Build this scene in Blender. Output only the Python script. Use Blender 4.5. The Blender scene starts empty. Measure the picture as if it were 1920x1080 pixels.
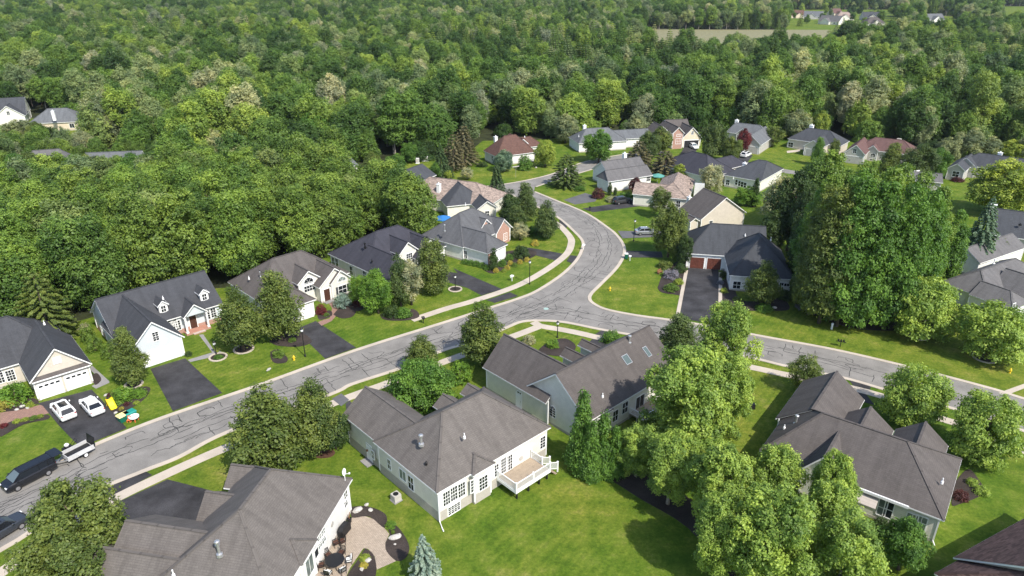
import bpy, bmesh, math, random
import numpy as np
from mathutils import Vector, Matrix
random.seed(7); RNG = np.random.default_rng(7)
SC = bpy.context.scene
COL = SC.collection
# ------------------------------------------------------------------ camera model used to survey the site from the photograph
F = 1310.0; PITCH = math.radians(24.2); CAMH = 50.0
cS, cC = math.sin(PITCH), math.cos(PITCH)
def G(px, py, z=0.0):
    u = (px-960)/F; v = (540-py)/F
    d = (u, cC+v*cS, -cS+v*cC); t = (z-CAMH)/d[2]
    return (d[0]*t, d[1]*t)
def hgt(py, x, y):
    v = (540-py)/F
    return CAMH + (v*y*cC-y*cS)/(cC+v*cS)
def depth(x, y, z=0): return y*cC-(z-CAMH)*cS
def tag(o, label=None, cat=None, group=None, kind=None):
    if label: o['label'] = label
    if cat: o['category'] = cat
    if group: o['group'] = group
    if kind: o['kind'] = kind
    return o
def empty(name, loc, rz=0, scale=None):
    o = bpy.data.objects.new(name, None); COL.objects.link(o)
    o.location = loc; o.rotation_euler = (0, 0, rz); o.empty_display_size = .3
    if scale: o.scale = scale
    return o
def link(name, me, parent=None, loc=None, rz=0, scale=None):
    o = bpy.data.objects.new(name, me); COL.objects.link(o)
    if parent: o.parent = parent
    if loc: o.location = loc
    if rz: o.rotation_euler = (0, 0, rz)
    if scale: o.scale = scale
    return o
class MB:
    """collects polygons, boxes and tubes and links them as one mesh object"""
    def __init__(s): s.v = []; s.f = []; s.m = []; s.uv = {}
    def poly(s, pts, m=0, uv=None):
        n = len(s.v); s.v += [tuple(p) for p in pts]; s.f.append(tuple(range(n, n+len(pts)))); s.m.append(m)
        if uv: s.uv[len(s.f)-1] = uv
        return s
    def mesh(s, vs, fs, m=0):
        n = len(s.v); s.v += [tuple(p) for p in vs]
        for f in fs: s.f.append(tuple(n+i for i in f)); s.m.append(m)
        return s
    def box(s, x0, x1, y0, y1, z0, z1, m=0, M=None):
        vs = [(x, y, z) for z in (z0, z1) for y in (y0, y1) for x in (x0, x1)]
        if M: vs = [tuple(M @ Vector(v)) for v in vs]
        return s.mesh(vs, [(0,2,3,1),(4,5,7,6),(0,1,5,4),(2,6,7,3),(0,4,6,2),(1,3,7,5)], m)
    def bar(s, p, q, w, h, m=0, up=(0,0,1)):
        p, q = Vector(p), Vector(q); d = (q-p); L = d.length
        if L < 1e-6: return s
        d /= L; up = Vector(up)
        if abs(d.dot(up)) > .95: up = Vector((1,0,0))
        a = d.cross(up).normalized(); b = a.cross(d)
        vs = []
        for c in (p, q):
            for i, j in ((-1,-1),(1,-1),(1,1),(-1,1)): vs.append(c+a*i*w/2+b*j*h/2)
        return s.mesh(vs, [(0,1,2,3)[::-1],(4,5,6,7),(0,1,5,4),(1,2,6,5),(2,3,7,6),(3,0,4,7)], m)
    def tube(s, pts, rad, n=8, m=0, cap=True):
        pts = [Vector(p) for p in pts]; rings = []
        if not hasattr(rad, '__len__'): rad = [rad]*len(pts)
        base = len(s.v)
        for i, p in enumerate(pts):
            d = (pts[min(i+1, len(pts)-1)]-pts[max(i-1, 0)]).normalized()
            up = Vector((0,0,1)) if abs(d.z) < .9 else Vector((1,0,0))
            a = d.cross(up).normalized(); b = a.cross(d)
            for k in range(n):
                t = 2*math.pi*k/n; s.v.append(tuple(p+(a*math.cos(t)+b*math.sin(t))*rad[i]))
        for i in range(len(pts)-1):
            for k in range(n):
                s.f.append((base+i*n+k, base+i*n+(k+1) % n, base+(i+1)*n+(k+1) % n, base+(i+1)*n+k)); s.m.append(m)
        if cap:
            s.f.append(tuple(base+k for k in range(n))[::-1]); s.m.append(m)
            s.f.append(tuple(base+(len(pts)-1)*n+k for k in range(n))); s.m.append(m)
        return s
    def lathe(s, prof, c=(0,0,0), n=14, m=0):
        base = len(s.v)
        for r, z in prof:
            for k in range(n):
                t = 2*math.pi*k/n; s.v.append((c[0]+r*math.cos(t), c[1]+r*math.sin(t), c[2]+z))
        for i in range(len(prof)-1):
            for k in range(n):
                s.f.append((base+i*n+k, base+i*n+(k+1) % n, base+(i+1)*n+(k+1) % n, base+(i+1)*n+k)); s.m.append(m)
        s.f.append(tuple(base+k for k in range(n))[::-1]); s.m.append(m)
        s.f.append(tuple(base+(len(prof)-1)*n+k for k in range(n))); s.m.append(m)
        return s
    def data(s, name, mats, smooth=False):
        me = bpy.data.meshes.new(name); me.from_pydata(s.v, [], s.f)
        for mt in (mats if isinstance(mats, (list, tuple)) else [mats]): me.materials.append(mt)
        me.polygons.foreach_set('material_index', s.m)
        if s.uv:
            ul = me.uv_layers.new(name='UVMap')
            for fi, uvs in s.uv.items():
                for li, uv in zip(me.polygons[fi].loop_indices, uvs): ul.data[li].uv = uv
        if smooth: me.polygons.foreach_set('use_smooth', [True]*len(s.f))
        me.update(); return me
    def build(s, name, mats, parent=None, smooth=False, loc=None, rz=0):
        return link(name, s.data(name, mats, smooth), parent, loc, rz)
# ------------------------------------------------------------------ materials
M = {}
def nt(name):
    m = bpy.data.materials.new(name); m.use_nodes = True; t = m.node_tree
    return m, t, t.nodes, t.links, t.nodes['Principled BSDF']
def noise(n, l, vec, scale, detail=4, rough=.6):
    x = n.new('ShaderNodeTexNoise'); x.inputs['Scale'].default_value = scale; x.inputs['Detail'].default_value = detail
    x.inputs['Roughness'].default_value = rough
    if vec is not None: l.new(vec, x.inputs['Vector'])
    return x
def ramp(n, l, fac, stops):
    r = n.new('ShaderNodeValToRGB'); e = r.color_ramp.elements
    while len(e) < len(stops): e.new(.5)
    for el, (p, c) in zip(e, stops): el.position = p; el.color = (*c, 1)
    l.new(fac, r.inputs['Fac']); return r
def mixc(n, l, a, b, fac, mode='MIX'):
    x = n.new('ShaderNodeMix'); x.data_type = 'RGBA'; x.blend_type = mode
    for i, val in ((6, a), (7, b)):
        if hasattr(val, 'is_linked'): l.new(val, x.inputs[i])
        else: x.inputs[i].default_value = (*val, 1)
    if hasattr(fac, 'is_linked'): l.new(fac, x.inputs[0])
    else: x.inputs[0].default_value = fac
    return x.outputs[2]
def objvec(n): return n.new('ShaderNodeTexCoord').outputs['Object']
def simple(name, col, rough=.6, metal=0, var=.12, scale=6, spec=.4, bump=0):
    m, t, n, l, p = nt(name); v = objvec(n)
    ns = noise(n, l, v, scale)
    r = ramp(n, l, ns.outputs['Fac'], [(.3, tuple(c*(1-var) for c in col)), (.7, tuple(min(1, c*(1+var)) for c in col))])
    l.new(r.outputs[0], p.inputs['Base Color']); p.inputs['Roughness'].default_value = rough
    p.inputs['Metallic'].default_value = metal; p.inputs['Specular IOR Level'].default_value = spec
    if bump:
        b = n.new('ShaderNodeBump'); b.inputs['Strength'].default_value = bump; b.inputs['Distance'].default_value = .03
        l.new(ns.outputs['Fac'], b.inputs['Height']); l.new(b.outputs[0], p.inputs['Normal'])
    M[name] = m; return m
def shingle(name, col, var=.07, streak=.24, speck=None):
    """asphalt shingles: courses along the slope (UV in metres), tab-to-tab tone, weather streaks down the slope"""
    m, t, n, l, p = nt(name); uv = n.new('ShaderNodeUVMap').outputs[0]
    br = n.new('ShaderNodeTexBrick'); l.new(uv, br.inputs['Vector']); br.inputs['Scale'].default_value = 1
    br.inputs['Brick Width'].default_value = .55; br.inputs['Row Height'].default_value = .2; br.inputs['Mortar Size'].default_value = .012
    br.inputs['Color1'].default_value = (*[c*(1-var) for c in col], 1); br.inputs['Color2'].default_value = (*[c*(1+var) for c in (speck or col)], 1)
    br.inputs['Mortar'].default_value = (*[c*.72 for c in col], 1)
    mp = n.new('ShaderNodeMapping'); mp.inputs['Scale'].default_value = (1.1, .16, 1); l.new(uv, mp.inputs['Vector'])
    ns = noise(n, l, mp.outputs[0], 1.0, 5, .65)
    r1 = ramp(n, l, ns.outputs['Fac'], [(.3, (1-streak,)*3), (.5, (1, 1, 1)), (.72, (1+streak*.6,)*3)])
    n2 = noise(n, l, uv, 9, 5, .75); r2 = ramp(n, l, n2.outputs['Fac'], [(.3, (.84,)*3), (.7, (1.16,)*3)])
    a = mixc(n, l, br.outputs['Color'], r1.outputs[0], 1.0, 'MULTIPLY'); b = mixc(n, l, a, r2.outputs[0], 1.0, 'MULTIPLY')
    l.new(b, p.inputs['Base Color']); p.inputs['Roughness'].default_value = .9; p.inputs['Specular IOR Level'].default_value = .25
    bp = n.new('ShaderNodeBump'); bp.inputs['Strength'].default_value = .5; bp.inputs['Distance'].default_value = .02
    l.new(n2.outputs['Fac'], bp.inputs['Height']); l.new(bp.outputs[0], p.inputs['Normal'])
    M[name] = m; return m
def siding(name, col):
    """lapped vinyl siding: a shadow line every 0.2 m of height, slight weathering"""
    m, t, n, l, p = nt(name); v = objvec(n)
    sp = n.new('ShaderNodeSeparateXYZ'); l.new(v, sp.inputs[0])
    mo = n.new('ShaderNodeMath'); mo.operation = 'MULTIPLY'; mo.inputs[1].default_value = 5.0; l.new(sp.outputs[2], mo.inputs[0])
    fr = n.new('ShaderNodeMath'); fr.operation = 'FRACT'; l.new(mo.outputs[0], fr.inputs[0])
    r = ramp(n, l, fr.outputs[0], [(0, (.6,)*3), (.1, (1,)*3), (1, (1,)*3)])
    ns = noise(n, l, v, 1.3, 4); r2 = ramp(n, l, ns.outputs['Fac'], [(.3, (.9,)*3), (.7, (1.04,)*3)])
    a = mixc(n, l, tuple(col), r.outputs[0], 1, 'MULTIPLY'); b = mixc(n, l, a, r2.outputs[0], 1, 'MULTIPLY')
    l.new(b, p.inputs['Base Color']); p.inputs['Roughness'].default_value = .55
    bp = n.new('ShaderNodeBump'); bp.inputs['Strength'].default_value = .6; bp.inputs['Distance'].default_value = .02
    l.new(fr.outputs[0], bp.inputs['Height']); l.new(bp.outputs[0], p.inputs['Normal'])
    M[name] = m; return m
def bricky(name, c1, c2, mortar, bw=.24, rh=.08):
    m, t, n, l, p = nt(name); v = objvec(n)
    sp = n.new('ShaderNodeSeparateXYZ'); l.new(v, sp.inputs[0])
    ad = n.new('ShaderNodeMath'); l.new(sp.outputs[0], ad.inputs[0]); l.new(sp.outputs[1], ad.inputs[1])
    cb = n.new('ShaderNodeCombineXYZ'); l.new(ad.outputs[0], cb.inputs[0]); l.new(sp.outputs[2], cb.inputs[1])
    br = n.new('ShaderNodeTexBrick'); l.new(cb.outputs[0], br.inputs['Vector']); br.inputs['Scale'].default_value = 1
    br.inputs['Brick Width'].default_value = bw; br.inputs['Row Height'].default_value = rh; br.inputs['Mortar Size'].default_value = .01
    for k, c in (('Color1', c1), ('Color2', c2), ('Mortar', mortar)): br.inputs[k].default_value = (*c, 1)
    l.new(br.outputs['Color'], p.inputs['Base Color']); p.inputs['Roughness'].default_value = .85
    M[name] = m; return m
def pavers(name, c1, c2, mortar, bw, rh, rough=.85):
    m, t, n, l, p = nt(name); v = objvec(n)
    br = n.new('ShaderNodeTexBrick'); l.new(v, br.inputs['Vector']); br.inputs['Scale'].default_value = 1
    br.inputs['Brick Width'].default_value = bw; br.inputs['Row Height'].default_value = rh; br.inputs['Mortar Size'].default_value = .015
    for k, c in (('Color1', c1), ('Color2', c2), ('Mortar', mortar)): br.inputs[k].default_value = (*c, 1)
    ns = noise(n, l, v, 3); r = ramp(n, l, ns.outputs['Fac'], [(.3, (.85,)*3), (.7, (1.12,)*3)])
    l.new(mixc(n, l, br.outputs['Color'], r.outputs[0], 1, 'MULTIPLY'), p.inputs['Base Color']); p.inputs['Roughness'].default_value = rough
    M[name] = m; return m
def asphalt(name, col, patch=.18, fine=.25):
    m, t, n, l, p = nt(name); v = objvec(n)
    a = noise(n, l, v, .35, 5, .6); b = noise(n, l, v, 14, 3, .7)
    ra = ramp(n, l, a.outputs['Fac'], [(.3, tuple(c*(1-patch) for c in col)), (.7, tuple(c*(1+patch) for c in col))])
    rb = ramp(n, l, b.outputs['Fac'], [(.3, (1-fine,)*3), (.7, (1+fine,)*3)])
    l.new(mixc(n, l, ra.outputs[0], rb.outputs[0], 1, 'MULTIPLY'), p.inputs['Base Color'])
    p.inputs['Roughness'].default_value = .88; p.inputs['Specular IOR Level'].default_value = .3
    M[name] = m; return m
def grassmat(name):
    m, t, n, l, p = nt(name); v = objvec(n)
    big = noise(n, l, v, .05, 4, .6); mid = noise(n, l, v, .33, 7, .72); fine = noise(n, l, v, 3.0, 6, .8)
    c = ramp(n, l, mid.outputs['Fac'], [(.30, (.048, .094, .008)), (.44, (.082, .134, .012)), (.55, (.120, .166, .019)), (.68, (.185, .198, .045))])
    c2 = ramp(n, l, big.outputs['Fac'], [(.36, (.74, .90, .75)), (.5, (1.02, 1.03, 1)), (.64, (1.34, 1.14, 1.3))])
    c3 = ramp(n, l, fine.outputs['Fac'], [(.28, (.50, .56, .45)), (.52, (1, 1, 1)), (.74, (1.62, 1.46, 1.6))])
    a = mixc(n, l, c.outputs[0], c2.outputs[0], 1, 'MULTIPLY'); b = mixc(n, l, a, c3.outputs[0], 1, 'MULTIPLY')
    wv = n.new('ShaderNodeTexWave'); wv.inputs['Scale'].default_value = .36; wv.inputs['Distortion'].default_value = 2.0
    mp = n.new('ShaderNodeMapping'); mp.inputs['Rotation'].default_value = (0, 0, math.radians(38)); l.new(v, mp.inputs['Vector']); l.new(mp.outputs[0], wv.inputs['Vector'])
    rw = ramp(n, l, wv.outputs['Fac'], [(.3, (.92, .94, .92)), (.7, (1.07, 1.05, 1.06))])
    pm = ramp(n, l, noise(n, l, v, .03, 2).outputs['Fac'], [(.44, (0,)*3), (.56, (1.0,)*3)])
    d = mixc(n, l, b, mixc(n, l, b, rw.outputs[0], 1, 'MULTIPLY'), pm.outputs[0])
    l.new(d, p.inputs['Base Color']); p.inputs['Roughness'].default_value = .95; p.inputs['Specular IOR Level'].default_value = .15
    bp = n.new('ShaderNodeBump'); bp.inputs['Strength'].default_value = .9; bp.inputs['Distance'].default_value = .12
    l.new(fine.outputs['Fac'], bp.inputs['Height']); l.new(bp.outputs[0], p.inputs['Normal'])
    M[name] = m; return m
def leafmat(name, mode, trans=.3):
    """foliage; tint = leaf-clump tone stored on the faces; species tone from object colour or a per-tree random"""
    m, t, n, l, p = nt(name); oi = n.new('ShaderNodeObjectInfo')
    at = n.new('ShaderNodeAttribute'); at.attribute_name = 'tint'
    if mode == 'object': base = oi.outputs['Color']
    else:
        r = ramp(n, l, oi.outputs['Random'], [(0, (.038, .078, .020)), (.16, (.058, .112, .024)), (.38, (.086, .158, .032)), (.56, (.120, .195, .040)), (.70, (.175, .245, .050)), (.82, (.125, .180, .085)), (.92, (.19, .235, .115)), (.985, (.24, .26, .18))])
        r.color_ramp.interpolation = 'LINEAR'
        ns = noise(n, l, oi.outputs['Location'], .012, 2); rr = ramp(n, l, ns.outputs['Fac'], [(.38, (.82, .94, .90)), (.62, (1.62, 1.55, 1.3))])
        base = mixc(n, l, r.outputs[0], rr.outputs[0], 1, 'MULTIPLY')
    tr = ramp(n, l, at.outputs['Fac'], [(0, (.45, .54, .56)), (.5, (1, 1, 1)), (1, (1.7, 1.48, 1.4))])
    c = mixc(n, l, base, tr.outputs[0], 1, 'MULTIPLY')
    l.new(c, p.inputs['Base Color']); p.inputs['Roughness'].default_value = .5; p.inputs['Specular IOR Level'].default_value = .35
    ts = n.new('ShaderNodeBsdfTranslucent'); tc = mixc(n, l, c, (1.25, 1.2, .5), 1, 'MULTIPLY'); l.new(tc, ts.inputs['Color'])
    mx = n.new('ShaderNodeMixShader'); mx.inputs[0].default_value = trans
    l.new(p.outputs[0], mx.inputs[1]); l.new(ts.outputs[0], mx.inputs[2]); l.new(mx.outputs[0], n['Material Output'].inputs['Surface'])
    M[name] = m; return m
grassmat('lawn'); asphalt('road', (.212, .200, .184), .2, .3); asphalt('driveway', (.040, .039, .042), .5, .4); asphalt('old_driveway', (.11, .11, .115))
asphalt('sealant', (.04, .04, .04)); asphalt('concrete', (.46, .40, .33), .12, .12); asphalt('stone_slab', (.25, .24, .235), .2, .2)
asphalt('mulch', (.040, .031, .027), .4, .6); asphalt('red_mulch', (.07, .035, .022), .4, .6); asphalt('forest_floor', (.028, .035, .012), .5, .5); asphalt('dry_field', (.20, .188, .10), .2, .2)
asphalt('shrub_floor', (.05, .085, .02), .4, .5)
pavers('paver', (.42, .345, .27), (.34, .275, .215), (.22, .175, .13), .22, .15); pavers('red_paver', (.34, .2, .15), (.26, .15, .12), (.16, .1, .08), .22, .11)
pavers('deck_board', (.36, .29, .215), (.33, .265, .195), (.2, .155, .11), 4.0, .15, .7)
for a in (('roof_slate', (.058, .060, .067)), ('roof_navy', (.045, .045, .057)), ('roof_brown', (.100, .089, .084)), ('roof_taupe', (.126, .113, .104)), ('roof_dusk', (.097, .086, .081)), ('roof_grey', (.098, .100, .106)), ('roof_steel', (.060, .064, .072)), ('roof_mist', (.125, .132, .14)), ('roof_silver', (.125, .121, .122))): shingle(*a)
shingle('roof_tan', (.25, .20, .17), .3, .15, (.29, .225, .19)); shingle('roof_maroon', (.080, .050, .048), .28, .15, (.098, .062, .057)); shingle('roof_red', (.112, .062, .050), .14, .15); shingle('roof_rose', (.125, .072, .066), .14, .15)
siding('cream', (.74, .71, .63)); siding('white_siding', (.80, .79, .76)); siding('pale_blue', (.60, .65, .68)); siding('beige', (.60, .54, .46)); siding('greige', (.46, .44, .41)); siding('tan_siding', (.66, .56, .42)); siding('taupe_siding', (.45, .40, .36))
bricky('brick', (.42, .19, .13), (.33, .15, .10), (.45, .40, .36)); bricky('stone', (.50, .45, .38), (.36, .32, .28), (.3, .28, .25), .5, .25)
simple('trim', (.80, .80, .79), .5, var=.04); simple('foundation', (.40, .37, .33), .9, bump=.3); simple('garage_white', (.82, .82, .82), .45, var=.03)
simple('garage_wood', (.125, .042, .028), .5, var=.35, scale=3); simple('shutter', (.05, .055, .06), .6); simple('dark_door', (.07, .03, .02), .5)
simple('glass', (.018, .022, .026), .06, var=.3, scale=.7, spec=.6); simple('pale_glass', (.16, .19, .18), .08, var=.3, scale=.7, spec=.6)
simple('skylight_glass', (.09, .12, .115), .1, var=.1, spec=.6); simple('black', (.012, .012, .014), .5); simple('dark_metal', (.03, .03, .032), .4, .6)
simple('pvc', (.82, .82, .82), .4, var=.03); simple('galvanised', (.5, .5, .5), .4, .7); simple('interior_shade', (.02, .02, .022), .9)  # the near-black one paints the shade inside the open garage and van
simple('bark', (.10, .078, .058), .95, var=.4, scale=5, bump=.6); simple('pale_bark', (.27, .245, .205), .95, var=.35, scale=5, bump=.5)
simple('tyre', (.015, .015, .016), .85); simple('alloy', (.5, .5, .52), .3, .8); simple('paint_white', (.74, .74, .74), .22, var=.02, spec=.6); simple('paint_black', (.010, .011, .014), .2, var=.1, spec=.6)
simple('paint_navy', (.03, .035, .045), .22, var=.05, spec=.6); simple('trailer_grey', (.50, .50, .50), .35, var=.08); simple('paint_silver', (.42, .44, .46), .25, .6, var=.03); simple('paint_grey', (.06, .062, .066), .25, .3)
simple('lamp_red', (.35, .02, .02), .25); simple('lamp_clear', (.75, .76, .78), .12); simple('car_glass', (.012, .014, .018), .05, spec=.7); simple('windshield', (.10, .13, .14), .05, spec=.7)
simple('hydrant_yellow', (.72, .50, .03), .45); simple('toy_yellow', (.80, .62, .02), .4); simple('toy_cream', (.80, .70, .30), .4); simple('toy_green', (.01, .13, .085), .4); simple('toy_teal', (.02, .25, .21), .4); simple('toy_orange', (.72, .16, .06), .4)
simple('bin_green', (.008, .10, .06), .5); simple('parasol_blue', (.03, .17, .46), .6); simple('parasol_teal', (.09, .28, .24), .6); simple('rock', (.42, .40, .37), .9, var=.3, scale=4, bump=.6); simple('rust', (.22, .10, .05), .8)
simple('water_cover', (.30, .42, .38), .6); simple('cushion', (.70, .70, .68), .8)
leafmat('leaf', 'object', .36); leafmat('wood_leaf', 'random', .36)
# ------------------------------------------------------------------ ground, roads, paths
def catmull(pts, k=6):
    out = []
    for i in range(len(pts)-1):
        p0 = pts[max(i-1, 0)]; p1 = pts[i]; p2 = pts[i+1]; p3 = pts[min(i+2, len(pts)-1)]
        for j in range(k):
            t = j/k
            out.append(tuple(.5*((2*p1[c])+(-p0[c]+p2[c])*t+(2*p0[c]-5*p1[c]+4*p2[c]-p3[c])*t*t+(-p0[c]+3*p1[c]-3*p2[c]+p3[c])*t**3) for c in (0, 1)))
    out.append(tuple(pts[-1])); return out
def gp(pxs): return [G(*q) for q in pxs]
def sheet(name, pts, z, mat, kind='structure', label=None, thick=0):
    mb = MB(); top = [(x, y, z) for x, y in pts]
    a = sum(pts[i][0]*pts[(i+1) % len(pts)][1]-pts[(i+1) % len(pts)][0]*pts[i][1] for i in range(len(pts)))
    if a < 0: top.reverse()
    mb.poly(top)
    for i in range(len(top)):
        p, q = top[i], top[(i+1) % len(top)]
        if thick: mb.poly([p, (p[0], p[1], z-thick), (q[0], q[1], z-thick), q])
    o = mb.build(name, M[mat]); tag(o, label, kind=kind); return o
def offset(pl, d):
    out = []
    for i, p in enumerate(pl):
        a = pl[max(i-1, 0)]; b = pl[min(i+1, len(pl)-1)]
        t = Vector((b[0]-a[0], b[1]-a[1])).normalized(); out.append((p[0]-t.y*d, p[1]+t.x*d))
    return out
def ribbon(name, pl, a, b, z0, z1, mat, joint=0):
    """a band between two offsets of a line, extruded from z0 to z1"""
    L, R = offset(pl, a), offset(pl, b); mb = MB()
    for i in range(len(pl)-1):
        l0, l1, r0, r1 = L[i], L[i+1], R[i], R[i+1]
        mb.poly([(*l0, z1), (*r0, z1), (*r1, z1), (*l1, z1)][::(1 if b < a else -1)])
        mb.poly([(*l0, z1), (*l1, z1), (*l1, z0), (*l0, z0)]); mb.poly([(*r1, z1), (*r0, z1), (*r0, z0), (*r1, z0)])
    o = mb.build(name, M[mat]); o['kind'] = 'structure'; return o
def resample(pl, step):
    out = [pl[0]]; acc = 0
    for a, b in zip(pl, pl[1:]):
        d = math.dist(a, b); t = step-acc
        while t <= d and d > 0:
            out.append((a[0]+(b[0]-a[0])*t/d, a[1]+(b[1]-a[1])*t/d)); t += step
        acc = (acc+d) % step
    return out
mb = MB(); R_ = 6000
gx = [-R_, -600, -200, 200, 600, R_]; gy = [-800, 0, 300, 900, R_]
vs = [(x, y, 0) for y in gy for x in gx]
mb.mesh(vs, [(j*6+i, j*6+i+1, j*6+i+7, j*6+i+6) for j in range(4) for i in range(5)])
tag(mb.build('lawn', M['lawn']), kind='structure')
kerbA = catmull(gp([(-160,985),(5,914),(178,837),(306,785.6),(480,726.4),(667,659),(817,611.7),(880,591.7),(920,578.6),(970,562.5),(1009,546.7),(1056,516),(1084,488.3),(1095,466),(1095,452),(1081,435.6),(1050.6,409),(1010,388),(975,372),(955,362)]))
kerbB = catmull(gp([(1000.6,360),(1039,375.8),(1095,399.4),(1136.7,427),(1156,444),(1167,463),(1165.8,480),(1153,502),(1122.8,532.8),(1106,549.4),(1102,560.6),(1110.6,570.6),(1135.6,581.7),(1191,592.8),(1258,602),(1340,615),(1424,631.7),(1551,655),(1662,680),(1773,708),(1873,735),(1920,750),(2080,795)]))
kerbC = catmull(gp([(2080,855),(1920,806),(1780,762),(1659,728.5),(1582,706.7),(1480,686),(1413.5,670),(1300,647),(1200,629),(1124,615.6),(1058,602.5),(1005,599.5),(974,602.5),(950,612),(917,626),(880,641),(828,656),(747,689.4),(658,718.6),(617,738),(425,808),(333,855),(267,881),(144,933),(48,999),(0,1028),(-160,1120)]))
road_pts = kerbA+kerbB+kerbC
road_mb = MB(); tp = [(x, y, .008) for x, y in road_pts]
ar = sum(tp[i-1][0]*tp[i][1]-tp[i][0]*tp[i-1][1] for i in range(len(tp)))
road_mb.poly(tp if ar > 0 else tp[::-1], 0)
def crack(pl, w=.12, amp=.12, z=.013):
    pl = resample(pl, .45); r = random.Random(hash(tuple(pl[0])) & 0xffff)
    pl = [(x+r.uniform(-amp, amp), y+r.uniform(-amp, amp)) for x, y in pl]
    for i in range(len(pl)-1):
        a, b = pl[i], pl[i+1]; d = Vector((b[0]-a[0], b[1]-a[1]))
        if d.length < .02: continue
        n_ = Vector((-d.y, d.x)).normalized()*(w*r.uniform(.6, 1.1)/2); e = d.normalized()*w*.3
        q = [(a[0]-e.x+n_.x, a[1]-e.y+n_.y, z), (a[0]-e.x-n_.x, a[1]-e.y-n_.y, z), (b[0]+e.x-n_.x, b[1]+e.y-n_.y, z), (b[0]+e.x+n_.x, b[1]+e.y+n_.y, z)]
        road_mb.poly(q, 1)
        z += .00002
rc = random.Random(5)
def crack_road(cl, half, dens=1.0, long_offs=(-.3, .5, 1.3)):
    cl = resample(catmull(cl), 1.0); n_ = len(cl)
    def at(i, o):
        i = max(0, min(n_-1, i)); a = cl[max(0, i-1)]; b = cl[min(n_-1, i+1)]; t = Vector((b[0]-a[0], b[1]-a[1])).normalized()
        return (cl[i][0]-t.y*o, cl[i][1]+t.x*o)
    for base in long_offs:                                 # the wandering seams along the crown
        i = rc.randrange(3); o = base
        while i < n_-4:
            L = rc.randrange(6, 22); seg = []
            for k in range(L):
                o += rc.uniform(-.22, .22)+(base-o)*.15; seg.append(at(i+k, o))
            crack(seg, .105); i += L+rc.choice((0, 0, 1, 3, 6))
    for k in range(int(n_*dens/2.6)):                      # branches and transverse seams
        i = rc.randrange(n_); o = rc.uniform(-half*.75, half*.75); kind = rc.random()
        if kind < .3:
            seg = [at(i+int(j*.2*rc.choice((-1, 1))), -half+2*half*j/8) for j in range(rc.choice((4, 5, 9)))]
            if rc.random() < .5: seg = [at(i, half-2*half*j/8) for j in range(rc.choice((3, 5)))]
            crack(seg, .1)
        elif kind < .8:
            seg = [at(i+j, o+rc.uniform(-.35, .35)) for j in range(rc.randrange(2, 6))]; crack(seg, .085)
        else:
            seg = [at(i+int(round(1.3*math.cos(a))), o+.8*math.sin(a)) for a in np.linspace(0, rc.uniform(3, 6), 7)]; crack(seg, .09, .05)
crack_road(gp([(-100,1010),(60,930),(220,855),(370,795),(520,740),(660,695),(800,645),(900,612),(990,578),(1060,545),(1112,505),(1132,470),(1128,440),(1098,412),(1050,388),(1000,368)]), 3.6, 3.0, (-1.3, -.5, .3, 1.0))
crack_road(gp([(960,600),(1050,583),(1140,602),(1260,622),(1420,650),(1560,681),(1700,717),(1880,768),(2000,800)]), 2.6, 3.2, (-.9, .1, .8))
o = road_mb.build('road', [M['road'], M['sealant']]); o['kind'] = 'structure'
sheet('cross_street', gp([(640,360),(740,352),(880,351),(948,345.5),(1030,328.5),(1100,303),(1180,288),(1240,283),(1245,287),(1190,296),(1110,317),(1040,338),(1003,350),(1001,360),(956,363),(900,371),(740,382),(640,386)]), .016, 'road')
sheet('back_lane', gp([(1340,306),(1385,300),(1440,312),(1500,322),(1500,328),(1430,320),(1380,311),(1345,314)]), .016, 'road')
ka = ribbon('kerb', kerbA, .02, .62, -.02, .07, 'concrete'); ribbon('kerb', kerbB, .02, .62, -.02, .07, 'concrete'); ribbon('kerb', kerbC, .02, .62, -.02, .07, 'concrete')
ribbon('kerb', catmull(gp([(640,386),(740,382),(900,371),(956,363)])), -.02, -.5, -.02, .06, 'concrete'); ribbon('kerb', catmull(gp([(640,360),(740,352),(880,351),(948,345.5),(1030,328.5),(1100,303),(1180,288)])), .02, .5, -.02, .06, 'concrete')
ribbon('kerb', catmull(gp([(1003,350),(1040,338),(1110,317),(1190,296)])), -.02, -.5, -.02, .06, 'concrete')
ribbon('pavement', resample(catmull(gp([(-160,1170),(20,1062),(70,1020),(195,946),(300,894.5),(420,841),(623,757),(723,720),(828,680),(872,664),(920,645),(966,629.4),(1013,611.4)])), 1.5), -.72, .72, -.02, .028, 'concrete')
ribbon('pavement', resample(catmull(gp([(1000,604),(1013,611.4),(1046.7,617),(1088,625),(1124,633.6),(1220,652),(1320,671),(1417,690.5),(1475,703),(1545,716),(1630,736),(1666,748),(1747.7,780.5),(1796.6,795),(1920,845),(2050,898)])), 1.5), -.72, .72, -.02, .032, 'concrete')
ribbon('pavement', resample(catmull(gp([(772,600.4),(837,578.6),(892,563),(970,535.6),(1025.6,505),(1061.7,477),(1071,457.8),(1068.6,443.9),(1047.8,421.7),(1030,412)])), 1.2), -.72, .72, -.02, .03, 'concrete')
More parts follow.
